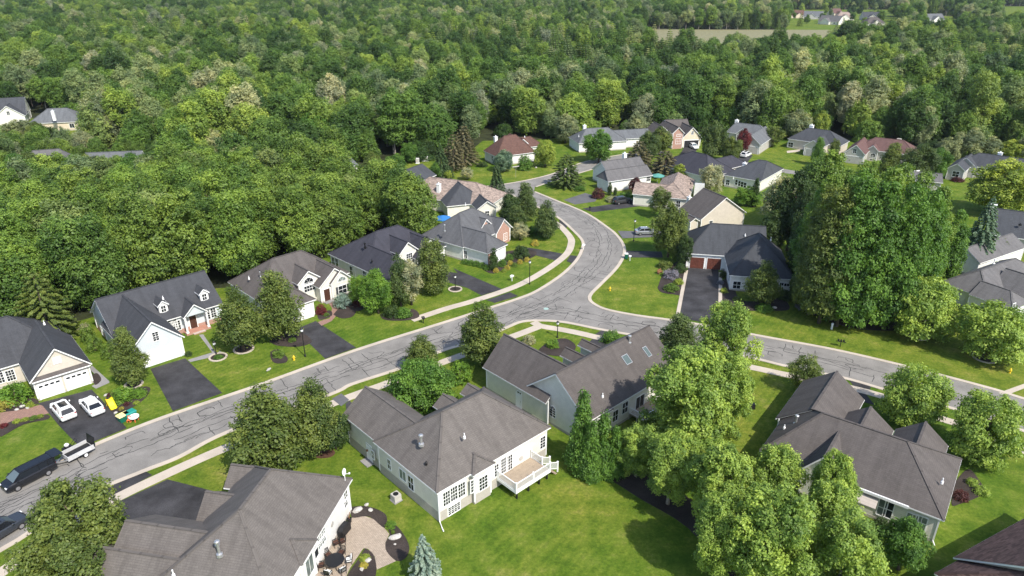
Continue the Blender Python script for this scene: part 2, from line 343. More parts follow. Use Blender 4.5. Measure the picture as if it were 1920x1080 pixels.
DR = [('driveway', [(282,691.7),(347,672),(417,737),(324,771)]), ('driveway', [(69,757),(172,730.6),(205,765),(238,803),(150,839),(111,798.6),(80,761)]),
      ('driveway', [(592,602),(668,652),(610,673),(553,618)]), ('driveway', [(858,512),(850,503),(942,542.5),(903,554),(876,540),(842,530),(800,522),(822,507)]), ('driveway', [(956,548),(972,555),(928,568),(912,563)]),
      ('driveway', [(975,463),(993.6,464.7),(1056,475.8),(1048,490),(985,474)]), ('driveway', [(1069,478.6),(1089,481),(1078,495.5),(1062,490)]), ('driveway', [(1047.8,410),(1064,423),(1062,428),(1050,421)]),
      ('driveway', [(267,881),(286,891),(186,944),(166,932)]), ('driveway', [(205.6,949),(314,899),(400,921),(385,1000),(239,973)]), ('driveway', [(1290,501),(1347,504),(1348,560),(1345,607),(1311,603),(1274,597)]),
      ('old_driveway', [(1097,362),(1122,369),(1116,378),(1078,383.5),(1057,375)]), ('driveway', [(1205,374),(1092,391),(1112,398),(1205,386)]), ('old_driveway', [(1158,433),(1240,434),(1240,444),(1167,447)]),
      ('driveway', [(1171,470),(1240,472),(1243,483),(1166,483)]), ('driveway', [(1589,709),(1634,722),(1630,735),(1604,729)]), ('driveway', [(1560,716),(1622,737),(1640,760),(1570,740)]), ('driveway', [(1128,619),(1146,623),(1130,632),(1114,628)]), ('driveway', [(1110,636),(1128,637),(1170,668),(1090,660)]),
      ('old_driveway', [(622,748),(640,738),(655,750),(640,762)]), ('driveway', [(648,757),(655,751),(672,768),(650,776)]), ('driveway', [(1386,287),(1412,291),(1402,304),(1376,308)]), ('driveway', [(1283,275),(1312,274),(1300,290),(1275,290)]), ('driveway', [(1885,665),(1960,640),(1990,660),(1920,671)])]
for k, (mt, px) in enumerate(DR): sheet('driveway', gp(px), .022+.0004*k, mt)
for a, b in (((1287,507),(1269.5,597)), ((1351,511),(1350,607))):
    p, q = G(*a), G(*b); ribbon('driveway_edging', [p, q], -.3, .3, -.02, .06, 'concrete')
# garden paths, patio and planting beds
sheet('path', gp([(373,628),(381,627),(406,664),(412,658),(416,660),(408,667),(357,679),(352,675),(398,661)]), .02, 'stone_slab')
sheet('path', gp([(607,600),(618,597),(623,578),(612,563),(619,558),(632,572),(637,584),(622,602),(603,611),(596,604)]), .024, 'red_paver')
sheet('path', gp([(0,774),(40,768),(80,758),(92,775),(50,786),(0,796)]), .02, 'red_paver')
sheet('path', gp([(172,685),(205,715),(205,718),(180,729),(172,724),(190,714),(168,692)]), .02, 'stone_slab')
sheet('path', gp([(1872,737),(1925,718),(1932,724),(1885,742)]), .03, 'concrete')
sheet('path', gp([(1475,283),(1500,280),(1500,284),(1476,287)]), .02, 'concrete')
Zq = lambda L: gp([(540+x/6, 920+y/6) for x, y in L])
sheet('patio', Zq([(700,310),(870,290),(960,320),(1090,430),(1140,490),(1095,590),(1110,690),(1215,795),(1000,890),(975,740),(900,655),(850,650),(700,870),(640,1000),(250,1000),(300,800),(430,580),(600,480),(650,400)]), .03, 'paver')
BED = [('mulch', Zq([(715,185),(860,175),(1010,215),(1110,290),(1085,420),(955,318),(870,288),(720,305)])), ('mulch', Zq([(1110,430),(1210,390),(1330,540),(1365,660),(1320,760),(1220,790),(1112,690),(1098,590),(1145,495)])), ('mulch', Zq([(870,650),(960,720),(995,885),(940,1000),(660,1000),(800,760)])),
 ('mulch', gp([(1100,872),(1140,850),(1200,880),(1300,940),(1400,1010),(1450,1075),(1380,1090),(1290,990),(1200,935),(1130,890)])), ('red_mulch', gp([(583,840),(606,836),(628,847),(620,857),(596,859),(583,851)])), ('mulch', gp([(196,752),(212,735),(275,725),(279,738),(255,760),(215,775)])),
 ('mulch', gp([(507,660),(522,655),(539,671),(535,680),(516,681),(508,672)])), ('mulch', gp([(505,640),(520,625),(560,622),(585,640),(560,650),(520,648)])), ('mulch', gp([(625,590),(640,575),(660,570),(668,582),(660,594),(640,597)])), ('mulch', gp([(664,575),(676,560),(690,555),(686,575),(670,584)])), ('mulch', gp([(595,590),(618,582),(622,592),(600,600)])),
 ('mulch', gp([(712,590),(735,582),(775,580),(786,594),(760,601),(722,600)])), ('mulch', gp([(1233,540),(1243,515),(1262,495),(1285,490),(1284,548),(1262,552),(1240,548)])), ('mulch', gp([(1350,530),(1372,520),(1385,560),(1420,565),(1465,560),(1480,580),(1440,583),(1380,580),(1352,562)])),
 ('mulch', gp([(1500,560),(1560,552),(1640,570),(1760,590),(1790,612),(1690,620),(1600,615),(1520,588)])), ('mulch', gp([(1790,905),(1815,880),(1835,900),(1845,925),(1800,945),(1784,945)])), ('mulch', gp([(1030,640),(1060,635),(1080,650),(1060,668),(1010,660)])), ('mulch', gp([(905,505),(925,480),(960,470),(1000,470),(1003,480),(960,497),(925,513)])),
 ('mulch', gp([(0,752),(30,742),(66,748),(70,758),(30,770),(0,770)])), ('mulch', gp([(0,800),(30,788),(85,778),(90,786),(45,796),(10,815),(0,818)])), ('mulch', gp([(172,705),(182,700),(190,712),(178,722)])), ('mulch', gp([(1238,395),(1265,390),(1290,400),(1275,408)]))]
for k, (mt, pts) in enumerate(BED): sheet('planting_bed', catmull(pts+pts[:1], 4)[:-1], .045+.0005*k, mt, thick=.05)
def ring(px, r, edged=True):
    c = G(*px); pts = [(c[0]+r*math.cos(t), c[1]+r*math.sin(t)) for t in np.linspace(0, 2*math.pi, 15)[:-1]]
    sheet('planting_bed', pts, .06+.0001*(px[0] % 37), 'mulch', thick=.06)
    if edged: ribbon('bed_edging', pts+[pts[0]], -.03, -.3, 0, .12, 'concrete')
for q, r in (((457,655),1.2), ((853.5,542.5),.95), ((1722,630),1.2), ((1846,671),1.35), ((409,670),1.0), ((251,721),.9)): ring(q, r)
# the tan field and the clearing far beyond the wood
sheet('field', [G(1200,118), G(1552,118), G(1556,56), G(1196,55)], .02, 'dry_field')
# ------------------------------------------------------------------ houses
FIT = {}
FIT['H1']=(-55.75,79.55,42.81,[('G','y','go',-6.52,0.57,0.41,11,3,6.59,3.54,3.54),('M','x','hh',-20,-0.16,7,18.08,3,7.71,5.54,5.54)])
FIT['H2']=(-47.00,87.31,43.69,[('G','y','go',-6.92,0.63,-0,11,3,6.68,3.78,3.78),('M','x','gg',-6.78,9.21,7.01,18.07,3.01,6.93,5.53,5.53),('P','y','go',2.69,6.41,5.96,9,3.01,4.75,1.86,1.86)])
FIT['H3']=(-31.09,99.81,45.33,[('M','x','hh',-6.44,10.23,5.81,16.92,2.99,7.12,5.82,5.62),('W','y','ho',-6.02,0.35,0.34,12,3,5.55,3.19,3.19),('g1','y','go',5.06,9.33,3.58,10,3.01,5.01,2.13,2.13),('g2','y','go',2.96,9.45,3.71,12,2.99,5.63,3.25,3.25),('dg','y','go',0.07,4.56,6.01,11,4.01,5.82,2.25,2.25)])
FIT['H4']=(-24.92,114.10,45.69,[('M','x','hh',-1.94,16.07,-1.74,10.86,2.95,7.12,6.79,6.34),('W','y','ho',-1.98,5.19,-8.04,0.53,3.03,5.86,3.39,3.59),('ga','y','go',4.61,8.97,-2.26,6,4.38,6.26,2.18,2.18),('gb','y','go',7.67,14.3,-3.3,6,2.99,5.87,3.32,3.32)])
FIT['H5']=(-4.82,121.03,52.76,[('M','x','hh',-0.83,14.12,4.91,15.85,3,7.34,5.49,5.46),('W','y','ho',-0.52,5.65,-0.79,8.25,2.98,5.55,2.82,3.09),('ga','y','go',8.77,14.08,4.5,8,2.99,5.4,2.65,2.65),('dg','y','go',6.28,10.4,6.57,8,4.02,5.83,2.06,2.06)])
FIT['H9']=(-15.45,54.32,-10.57,[('M','y','hh',-11.96,-0.78,-14.51,1.46,4,8.17,5.66,4.86),('W','x','go',-17.15,-9.17,-13.27,-6.42,3.69,6.07,3.43,3.43),('W2','x','go',-20.23,-10,-14.19,-10.2,3.48,5.09,1.99,1.99),('w1','x','go',-12.94,-9.21,-1.85,1.7,3.7,5.2,1.78,1.78),('w2','x','go',-12.89,-9.03,-6.63,-2.33,3.7,5.48,2.15,2.15),('bay','x','oh',-2.66,-0.62,-9.98,-6.89,3.99,5.2,1.55,1.55)])
FIT['H10']=(-7.04,53.50,43.18,[('M','x','hh',-0.1,15.81,0.21,11.54,4.1,8.27,5.31,5.18),('W','y','og',0.13,6.73,8.09,18.2,4.1,6.48,3.3,3.3),('d1','y','og',8.74,11.76,10,12.52,4.1,5.15,1.51,1.51),('d2','y','og',12.82,15.25,10,12.52,4.09,4.94,1.21,1.21),('bay','y','ho',4.14,7.1,-0.23,1.86,4.1,5.15,1.48,1.48)])
FIT['H11']=(1.73,68.45,-47.10,[('M','y','gg',-3.96,6.42,3.35,21.22,3.6,7.73,5.19,5.19),('W','x','go',-11.26,-0.42,2.87,10.4,3.38,6.93,3.77,3.77),('s1','x','go',-7,-3,12.96,15.19,2.99,3.88,1.11,1.11),('s2','x','go',-7.3,-3,16.86,18.58,2.99,3.68,0.86,0.86),('bay','x','oh',4.88,6.53,4.7,7.88,3.38,4.45,1.59,1.59)])
FIT['H12']=(40.06,51.03,-37.46,[('M','x','hh',-16.97,0.53,0.2,11.75,3.2,6.67,4.34,4.87),('W','y','og',-17.64,-10.41,7.55,17.75,3.09,5.79,3.61,3.61),('dg','y','og',-11.79,-6.25,8.89,12.9,3.2,5.28,2.77,2.77),('d2','y','og',-6.13,-0.97,9.39,13.42,3.2,5.26,2.58,2.58),('bay','y','go',-12.63,-8.32,-0.57,3,3.21,5.92,2.15,2.15)])
FIT['H14']=(32.31,119.24,-10.33,[('M','x','hg',-0.46,14,0.91,12.09,3.02,7.23,4.54,5.59),('B','y','ho',6.48,17.21,-8.23,10,2.98,8.2,6.24,5.36)])
FIT['H15']=(38.15,139.50,23.71,[('M','y','gg',1.53,13.65,-0.45,7.44,2.97,7.05,6.06,6.06),('W','y','gg',-1.68,0.85,-1.01,6,3,3.76,1.27,1.27)])
FIT['H16']=(30.80,158.26,-19.01,[('M','y','hh',2.27,10.32,-0.95,16.36,2.98,5.59,4.03,3.56)])
FIT['H17']=(24.19,169.01,26.83,[('M','x','hg',-0.22,13.46,0.16,5.84,2.96,5.07,0.85,2.84),('K','x','gg',2.84,15.26,4.4,12.57,2.99,5.83,4.08,4.08)])
FIT['H18']=(20.88,216.14,14.97,[('M','x','hh',-1.56,14.61,-3.67,5.98,2.87,6.31,3.99,4.88),('W','x','og',10,24,-1.2,6,2.9,5,3,3)])
FIT['H19']=(54.84,220.93,11.20,[('M','x','gg',-4.03,3.74,3.29,12.48,2.99,7.11,4.59,4.59),('G','y','go',-1.77,4.93,-1.56,9,2.97,6.27,3.35,3.35),('g','y','go',-5.81,-1.75,-2.94,9,4.94,6.81,2.03,2.03),('L','y','go',-11.28,-3.37,0.9,9,3.02,6.42,3.95,3.95)])
FIT['H20']=(71.09,216.06,-33.68,[('M','x','hh',-7.95,5.32,9.37,15.92,3.08,5.85,1.89,3.65),('G','y','go',0.25,6.81,-3.25,9,2.97,5.72,3.28,3.28),('g','y','go',-4.69,-0.52,8.8,9,3.1,4.96,2.08,2.08)])
FIT['H21']=(85.90,218.55,-40.06,[('M','x','hh',0.01,16.06,0.88,9.68,2.92,6.18,4.47,5.15),('G','y','go',1.21,7.06,5.11,9,3.1,5.75,2.92,2.92),('g','y','go',7.32,12.72,-6.13,8,2.98,5.02,2.7,2.7)])
FIT['H22']=(97.01,202.81,-34.34,[('M','x','hh',2.01,18.52,4.86,13.79,2.97,5.99,4.59,4.6),('G','y','go',0.53,6.3,-2.68,10,2.97,5.54,2.89,2.89),('g','y','go',5.21,8.84,3.7,10,3.04,4.66,1.81,1.81)])
FIT['H23']=(51.93,178.36,-53.24,[('M','x','hh',-15.83,2.9,-4.78,6.31,2.88,6.93,8.44,5.43),('W','y','oh',-5.95,0.66,4.6,14.95,2.95,5.21,3.3,3.5)])
FIT['H24']=(54.68,175.62,-39.00,[('M','x','hh',-0,9.68,-0.71,15.36,3.09,6.39,5.6,1.97)])
FIT['H25']=(116.62,183.94,-41.77,[('M','x','hh',0.97,24,5.02,13.38,2.99,5.9,4.14,4.18),('G','y','go',0.15,4.7,-2.35,9,2.98,4.69,2.28,2.28),('g','y','go',0.34,6.09,3.72,10,3.03,5.23,2.87,2.87)])
FIT['H26']=(-7.01,199.51,28.56,[('M','x','hh',0.4,13.15,-5.12,3.61,2.87,7.61,4.69,4.44),('W','y','go',5.46,9.12,-3.45,6,3.01,4.72,1.83,1.83),('g','y','go',9.62,13.01,-0.93,8,4.54,6.04,1.69,1.69),('R','x','oh',10,19.36,0.73,6.87,2.99,5.44,3.07,3.09)])
FIT['H27']=(98.11,129.97,-29.91,[('M','x','gh',-3.01,16,-1.04,10.53,2.98,6.8,5.78,5.78)])
FIT['H28']=(80.77,99.24,30.29,[('M','x','hh',-4.01,14.59,3.55,11.47,2.98,5.69,3.98,4.02),('W','y','ho',-4.73,1,-0.5,6,2.97,4.7,2.2,2.2),('g','y','go',1,8,-1,6,3,5.7,2,2),('K','x','go',10.3,26,12.5,18.5,3.04,5,2.2,2.2)])
FIT['H6']=(-7.66,150.27,19.97,[('M','y','gg',-1.27,3.6,-3.38,8,2.92,4.6,2,2),('K','y','hh',-6.97,3,1,13,2.95,6.2,5,4)])
FIT['H7']=(-26.33,163.07,-23.76,[('M','x','hh',3.03,24.97,-4.53,6.64,2.91,6.36,4.1,5.55)])
FIT['H8']=(-27.25,171.90,60.40,[('M','x','gg',-6.21,3.49,-4.67,0.82,2.81,4.68,2.74,2.74)])

def cr(ox, oy, sc): return lambda x, y: (ox+x/sc, oy+y/sc)
kA=cr(0,500,3.6);kB=cr(0,780,3.6);kC=cr(400,780,3.6);kD=cr(400,420,3.6);kE=cr(600,640,3);kF=cr(880,560,3.6)
k1=cr(1320,640,2.455);k2=cr(1080,440,3.6);k3=cr(720,280,3.6);k5=cr(1440,200,3.6)
kG=cr(0,640,7.2);kZ5=cr(600,420,6.75);kZ6=cr(1260,330,4.696);kZ7=cr(1080,270,6);kZ8=cr(1050,210,6.4);kZ9=cr(1340,210,5.05);kZ10=cr(1260,260,7.385);kZ11=cr(800,230,6.857);kZ12=cr(1740,370,4.32);kZ4=cr(540,920,6)
T = .16; OH = .38
class House:
    def __init__(s, key, label, roof, wall, found='foundation', fit=None, name='house', base=None, zlift=0):
        x, y, a, bl = fit or FIT[key]
        s.o = (x, y); s.a = math.radians(a); s.c, s.s = math.cos(s.a), math.sin(s.a)
        s.root = tag(empty(name, (x, y, 0), s.a), label, 'house', 'houses on the estate')
        s.blocks = {b[0]: b for b in bl}; s.roof = MB(); s.wall = MB(); s.trim = MB(); s.found = MB(); s.base = base; s.wm = wall
        for i, b in enumerate(bl):                       # run wings back until their ridge is buried in the main roof
            if 'M' in s.blocks and b[0] != 'M' and 'o' in b[2]:
                b = list(b); k0 = b[2].index('o'); c = [(b[3]+b[4])/2, (b[5]+b[6])/2]; ai = 0 if b[1] == 'x' else 1; idx = 3+2*ai+k0; st = -.1 if k0 == 0 else .1; v = b[idx]
                for _ in range(90):
                    c[ai] = v; mb_ = s.blocks['M']
                    if mb_[3] < c[0] < mb_[4] and mb_[5] < c[1] < mb_[6] and s.roofz('M', *c) >= b[8]+.04: b[idx] = v; break
                    v += st
                bl[i] = tuple(b); s.blocks[b[0]] = bl[i]
        for b in bl: s.block(b)
        s.roofo = s.roof.build('roof', M[roof], s.root)
        s.wallo = s.wall.build('wall', [M[wall], M[base[0]] if base else M[wall]], s.root)
        s.trim.build('fascia', M['trim'], s.root)
        if s.found.f: s.found.build('foundation', M[found], s.root)
    def W(s, x, y): return (s.o[0]+x*s.c-y*s.s, s.o[1]+x*s.s+y*s.c)
    def block(s, b):
        n, ax, e, x0, x1, y0, y1, ze, zr, i0, i1 = b
        i0 = i0 if e[0] == 'h' else 0; i1 = i1 if e[1] == 'h' else 0
        A, B_, C_, D_ = (x0,y0,ze), (x1,y0,ze), (x1,y1,ze), (x0,y1,ze)
        if ax == 'x':
            L = x1-x0; k = min(1, .98*L/(i0+i1+1e-9)); m = (y0+y1)/2; r0 = (x0+i0*k, m, zr); r1 = (x1-i1*k, m, zr)
            sides = [((A,B_,r1,r0)), ((C_,D_,r0,r1))]; ends = [(D_,A,r0), (B_,C_,r1)]; run = (y1-y0)/2
        else:
            L = y1-y0; k = min(1, .98*L/(i0+i1+1e-9)); m = (x0+x1)/2; r0 = (m, y0+i0*k, zr); r1 = (m, y1-i1*k, zr)
            sides = [((B_,C_,r1,r0)), ((D_,A,r0,r1))]; ends = [(A,B_,r0), (C_,D_,r1)]; run = (x1-x0)/2
        faces = list(sides)
        if e[0] == 'h': faces.append(ends[0])
        if e[1] == 'h': faces.append(ends[1])
        for f in faces:
            P0, P1 = Vector(f[0]), Vector(f[1]); u = (P1-P0).normalized(); nn = u.cross(Vector(f[2])-P0).normalized(); w = nn.cross(u)
            s.roof.poly(f, 0, [((Vector(q)-P0).dot(u)+n.__hash__() % 7, (Vector(q)-P0).dot(w)) for q in f])
            s.trim.poly([(q[0], q[1], q[2]-T) for q in f][::-1])
            hw = Vector((w.x, w.y, 0)).normalized()*.035; s.trim.bar((f[0][0]+hw.x, f[0][1]+hw.y, f[0][2]-T/2-.01), (f[1][0]+hw.x, f[1][1]+hw.y, f[1][2]-T/2-.01), .1, T-.02)   # fascia and gutter
        for k_, en in enumerate(ends):                    # rake boards
            if e[k_] in 'gp':
                sg = .05 if k_ == 0 else -.05; ox_, oy_ = (sg, 0) if ax == 'x' else (0, sg)
                for q in (en[0], en[1]): s.trim.bar((q[0]+ox_, q[1]+oy_, q[2]-T*.5-.045), (en[2][0]+ox_, en[2][1]+oy_, en[2][2]-T*.5-.045), .07, T-.01)
        caps = [(r0, r1)]
        if e[0] == 'h': caps += [(ends[0][0], r0), (ends[0][1], r0)]
        if e[1] == 'h': caps += [(ends[1][0], r1), (ends[1][1], r1)]
        for p, q in caps:
            if math.dist(p, q) > .2: s.roof.bar((p[0], p[1], p[2]+.015), (q[0], q[1], q[2]+.015), .26, .05)
        # walls, inset under the eaves
        slope = (zr-ze)/run; wx0 = x0+OH; wx1 = x1-OH; wy0 = y0+OH; wy1 = y1-OH
        if e[0] == 'o':
            if ax == 'x': wx0 = x0
            else: wy0 = y0
        if e[1] == 'o':
            if ax == 'x': wx1 = x1
            else: wy1 = y1
        zt = ze-T+slope*OH-.01; zg = zr-T-.03
        def col(p, q, g=None):
            if e[0] == 'p':
                if g: s.wall.poly([(p[0], p[1], zt-.35), (q[0], q[1], zt-.35), (q[0], q[1], zt), (g[0], g[1], zg), (p[0], p[1], zt)])
                return
            pts = [(p[0], p[1], 0), (q[0], q[1], 0), (q[0], q[1], zt)]
            if g: pts.append((g[0], g[1], zg))
            pts.append((p[0], p[1], zt))
            s.wall.poly(pts)
            if s.base:
                h = s.base[1]; d = Vector((q[0]-p[0], q[1]-p[1], 0)).normalized(); nn = Vector((d.y, -d.x, 0))*.012
                if (s.base[2] if len(s.base) > 2 else n) == n or len(s.base) < 3:
                    s.wall.mesh([(p[0]+nn.x, p[1]+nn.y, 0), (q[0]+nn.x, q[1]+nn.y, 0), (q[0]+nn.x, q[1]+nn.y, h), (p[0]+nn.x, p[1]+nn.y, h), (q[0], q[1], h), (p[0], p[1], h)], [(0,1,2,3), (3,2,4,5)], 1)
            else:
                s.found.bar((p[0], p[1], .14), (q[0], q[1], .14), .05, .36)
        a, b_, c, d = (wx0,wy0), (wx1,wy0), (wx1,wy1), (wx0,wy1)
        gm = lambda k_: e[k_] in 'g'
        if ax == 'x':
            my = (y0+y1)/2; col(a, b_); col(c, d)
            if e[0] != 'o': col(d, a, (wx0, my) if e[0] in 'gp' else None)
            if e[1] != 'o': col(b_, c, (wx1, my) if e[1] == 'g' else None)
        else:
            mx = (x0+x1)/2; col(b_, c); col(d, a)
            if e[0] != 'o': col(a, b_, (mx, wy0) if e[0] in 'gp' else None)
            if e[1] != 'o': col(c, d, (mx, wy1) if e[1] == 'g' else None)
        for q in (a, b_, c, d) if e[0] != 'p' else (): s.trim.box(q[0]-.07, q[0]+.07, q[1]-.07, q[1]+.07, .3, zt-.03)
    # --- a point on one of the walls of a block, from the place it has in the survey photograph
    def wall_at(s, blk, side, px):
        b = s.blocks[blk]; x0, x1, y0, y1 = b[3:7]
        v = {'s': (1, y0+OH), 'n': (1, y1-OH), 'w': (0, x0+OH), 'e': (0, x1-OH)}[side]
        u = (px[0]-960)/F; w = (540-px[1])/F; d = (u, cC+w*cS, -cS+w*cC)
        ld = (d[0]*s.c+d[1]*s.s, -d[0]*s.s+d[1]*s.c); lo = (-s.o[0]*s.c-s.o[1]*s.s, s.o[0]*s.s-s.o[1]*s.c)
        t = (v[1]-lo[v[0]])/ld[v[0]]
        return Vector((lo[0]+ld[0]*t, lo[1]+ld[1]*t, CAMH+d[2]*t))
    AX = {'s': ((1,0,0),(0,-1,0)), 'n': ((-1,0,0),(0,1,0)), 'w': ((0,-1,0),(-1,0,0)), 'e': ((0,1,0),(1,0,0))}
    def mat(s, side, p):
        u, n = (Vector(k) for k in s.AX[side]); m = Matrix.Identity(4)
        m.col[0][:3] = u; m.col[1][:3] = -n; m.col[2][:3] = (0,0,1); m.col[3][:3] = p
        return m
    def win(s, blk, side, px, w, h, nx=2, ny=2, arch=False, z=None, pane='glass', trimw=.1, name='window', shut=False, pos=None, label=None):
        p = Vector(pos) if pos else s.wall_at(blk, side, px)
        if z is not None: p.z = z
        m = s.mat(side, p); f = MB(); g = MB(); W2, H2 = w/2, h/2
        def bx(x0, x1, z0, z1, d, mb=f): mb.box(x0, x1, -d, .02, z0, z1, 0, m)
        bx(-W2-trimw, -W2, -H2-trimw, H2+(0 if arch else trimw), .05); bx(W2, W2+trimw, -H2-trimw, H2+(0 if arch else trimw), .05)
        bx(-W2, W2, -H2-trimw, -H2, .07)
        if not arch: bx(-W2, W2, H2, H2+trimw, .05)
        for i in range(1, nx): bx(-W2+w*i/nx-.025, -W2+w*i/nx+.025, -H2, H2, .04)
        for i in range(1, ny): bx(-W2, W2, -H2+h*i/ny-(.035 if i == ny//2 else .018), -H2+h*i/ny+(.035 if i == ny//2 else .018), .038)
        g.box(-W2, W2, -.022, .015, -H2, H2, 0, m)
        if arch:
            K = 10; A_ = [math.pi*i/K for i in range(K+1)]
            g.poly([m @ Vector((W2*math.cos(t), -.022, H2+W2*math.sin(t))) for t in A_])
            for i in range(K):
                c0, s0, c1, s1 = math.cos(A_[i]), math.sin(A_[i]), math.cos(A_[i+1]), math.sin(A_[i+1]); ro = W2+trimw
                f.mesh([m @ Vector(q) for q in ((W2*c0,-.05,H2+W2*s0),(ro*c0,-.05,H2+ro*s0),(ro*c1,-.05,H2+ro*s1),(W2*c1,-.05,H2+W2*s1),(W2*c0,.0,H2+W2*s0),(ro*c0,.0,H2+ro*s0),(ro*c1,.0,H2+ro*s1),(W2*c1,.0,H2+W2*s1))], [(0,1,2,3),(1,5,6,2),(0,3,7,4)])
            bx(-W2, W2, H2-.03, H2+.03, .045)
            for t in (math.pi/3, 2*math.pi/3): f.bar(m @ Vector((0,-.03,H2)), m @ Vector((W2*math.cos(t),-.03,H2+W2*math.sin(t))), .05, .03)
        fo = f.build(name, M['trim'], s.root); g.build('pane', M[pane], fo)
        if shut:
            for sx in (-1, 1):
                k = MB(); k.box(sx*(W2+.32)-.19, sx*(W2+.32)+.19, -.05, .02, -H2, H2, 0, m); k.build('shutter', M['shutter'], s.root)
        if label: fo['label'] = label
        return fo
    def garage(s, blk, side, px, w, h, mat='garage_white', z0=.03, lights=0, pos=None, label=None):
        p = Vector(pos) if pos else s.wall_at(blk, side, px); p.z = 0; m = s.mat(side, p); f = MB(); d = MB()
        f.box(-w/2-.14, -w/2, -.06, .02, 0, h+.14, 0, m); f.box(w/2, w/2+.14, -.06, .02, 0, h+.14, 0, m); f.box(-w/2, w/2, -.06, .02, h, h+.14, 0, m)
        n = 4
        for i in range(n): d.box(-w/2, w/2, -.03, .01, z0+(h-z0)*i/n+.008, z0+(h-z0)*(i+1)/n-.008, 0, m)
        d.box(-w/2, w/2, -.015, .005, z0, h, 0, m)
        nn = int(w/.6)
        for i in range(n):
            for j in range(nn):
                xa = -w/2+w*(j+.14)/nn; xb = -w/2+w*(j+.86)/nn; d.box(xa, xb, -.042, -.028, z0+(h-z0)*(i+.2)/n, z0+(h-z0)*(i+.8)/n, 0, m)
        do = d.build('garage_door', M[mat], s.root); f.build('door_frame', M['trim'], do)
        if label: do['label'] = label
        if lights:
            for j in range(lights):
                xc = -w/2+w*(j+.5)/lights; g = MB(); g.box(xc-.22, xc+.22, -.048, -.03, h*.79, h*.91, 0, m); g.build('door_light', M['glass'], do)
        return do
    def door(s, blk, side, px, w=.95, h=2.1, mat='dark_door', z0=.15, pos=None):
        p = Vector(pos) if pos else s.wall_at(blk, side, px); p.z = z0; m = s.mat(side, p); d = MB(); f = MB()
        d.box(-w/2, w/2, -.04, .01, 0, h, 0, m); f.box(-w/2-.12, -w/2, -.06, .02, 0, h+.12, 0, m); f.box(w/2, w/2+.12, -.06, .02, 0, h+.12, 0, m); f.box(-w/2, w/2, -.06, .02, h, h+.12, 0, m)
        d.box(-w/2+.15, w/2-.15, -.055, -.035, h*.55, h*.9, 0, m); d.box(-w/2+.15, w/2-.15, -.055, -.035, h*.1, h*.45, 0, m)
        st = MB(); st.box(-w/2-.3, w/2+.3, -.9, .0, -z0, -.02, 0, m); st.build('door_step', M['stone_slab'], s.root)
        do = d.build('door', M[mat], s.root); f.build('door_frame', M['trim'], do); hm = MB(); hm.box(w/2-.14, w/2-.08, -.1, -.04, 1.0, 1.1, 0, m); hm.build('handle', M['alloy'], do); return do
    def vent(s, px, zg, h=.55, r=.06, cap=False, mat='pvc'):
        """roof pipe standing where the photo shows its foot, at roof height zg"""
        gx_, gy_ = G(*px, zg); x, y = gx_-s.o[0], gy_-s.o[1]; lx, ly = x*s.c+y*s.s, -x*s.s+y*s.c
        mb = MB(); mb.lathe([(r*2.4, -.25), (r*2.2, .03), (r, .1), (r, h)], (lx, ly, zg), 10)
        if cap: mb.lathe([(r, h-.02), (r*1.9, h), (r*1.9, h+.16), (r*1.2, h+.22)], (lx, ly, zg), 10)
        return mb.build('flue_pipe' if cap else 'vent_pipe', M['galvanised' if cap and mat == 'pvc' else mat], s.roofo)
    def chimney(s, px, zg, w=.9, d=.9, h=1.3, mat='trim', top=True):
        gx_, gy_ = G(*px, zg); x, y = gx_-s.o[0], gy_-s.o[1]; lx, ly = x*s.c+y*s.s, -x*s.s+y*s.c
        mb = MB(); mb.box(lx-w/2, lx+w/2, ly-d/2, ly+d/2, zg-2.2, zg+h)
        if top: mb.box(lx-w/2-.08, lx+w/2+.08, ly-d/2-.08, ly+d/2+.08, zg+h, zg+h+.1); mb.lathe([(.16, 0), (.16, .25), (.2, .26), (.2, .34)], (lx, ly, zg+h+.1), 8)
        return mb.build('chimney', M[mat], s.roofo)
    def roofz(s, blk, x, y):
        n, ax, e, x0, x1, y0, y1, ze, zr = s.blocks[blk][:9]
        return ze+(zr-ze)*(1-abs((y-(y0+y1)/2)/((y1-y0)/2)) if ax == 'x' else 1-abs((x-(x0+x1)/2)/((x1-x0)/2)))
    def dormer(s, x, yf, zb, w, zw, zr, roofname='roof_slate'):
        """small gabled dormer, front at yf facing -y"""
        d = MB(); r = MB(); t = MB(); L = 3.2; h = w/2+.18; sl = (zr-zw)/h
        d.poly([(x-w/2, yf, zb), (x+w/2, yf, zb), (x+w/2, yf, zw+.1), (x, yf, zr-.12), (x-w/2, yf, zw+.1)])
        for sx in (-1, 1): d.poly([(x+sx*w/2, yf, zb), (x+sx*w/2, yf+L, zb), (x+sx*w/2, yf+L, zw+.1), (x+sx*w/2, yf, zw+.1)])
        for sx in (-1, 1):
            P_ = [(x+sx*h, yf-.2, zw), (x+sx*h, yf+L, zw), (x, yf+L, zr), (x, yf-.2, zr)]
            r.poly(P_ if sx > 0 else P_[::-1], 0, [(0,0),(3,0),(3,1),(0,1)])
            t.bar((x+sx*h, yf-.2, zw-.06), (x, yf-.2, zr-.06), .06, .14); t.bar((x+sx*h, yf-.2, zw-.06), (x+sx*h, yf+L*.6, zw-.06), .06, .12)
        o = d.build('dormer', M['white_siding'], s.root); r.build('dormer_roof', M[roofname], o); t.build('fascia', M['trim'], o)
        s.win(None, 's', None, w*.5, (zw-zb)*.75, 2, 2, pos=(x, yf, (zb+zw)/2+.05))
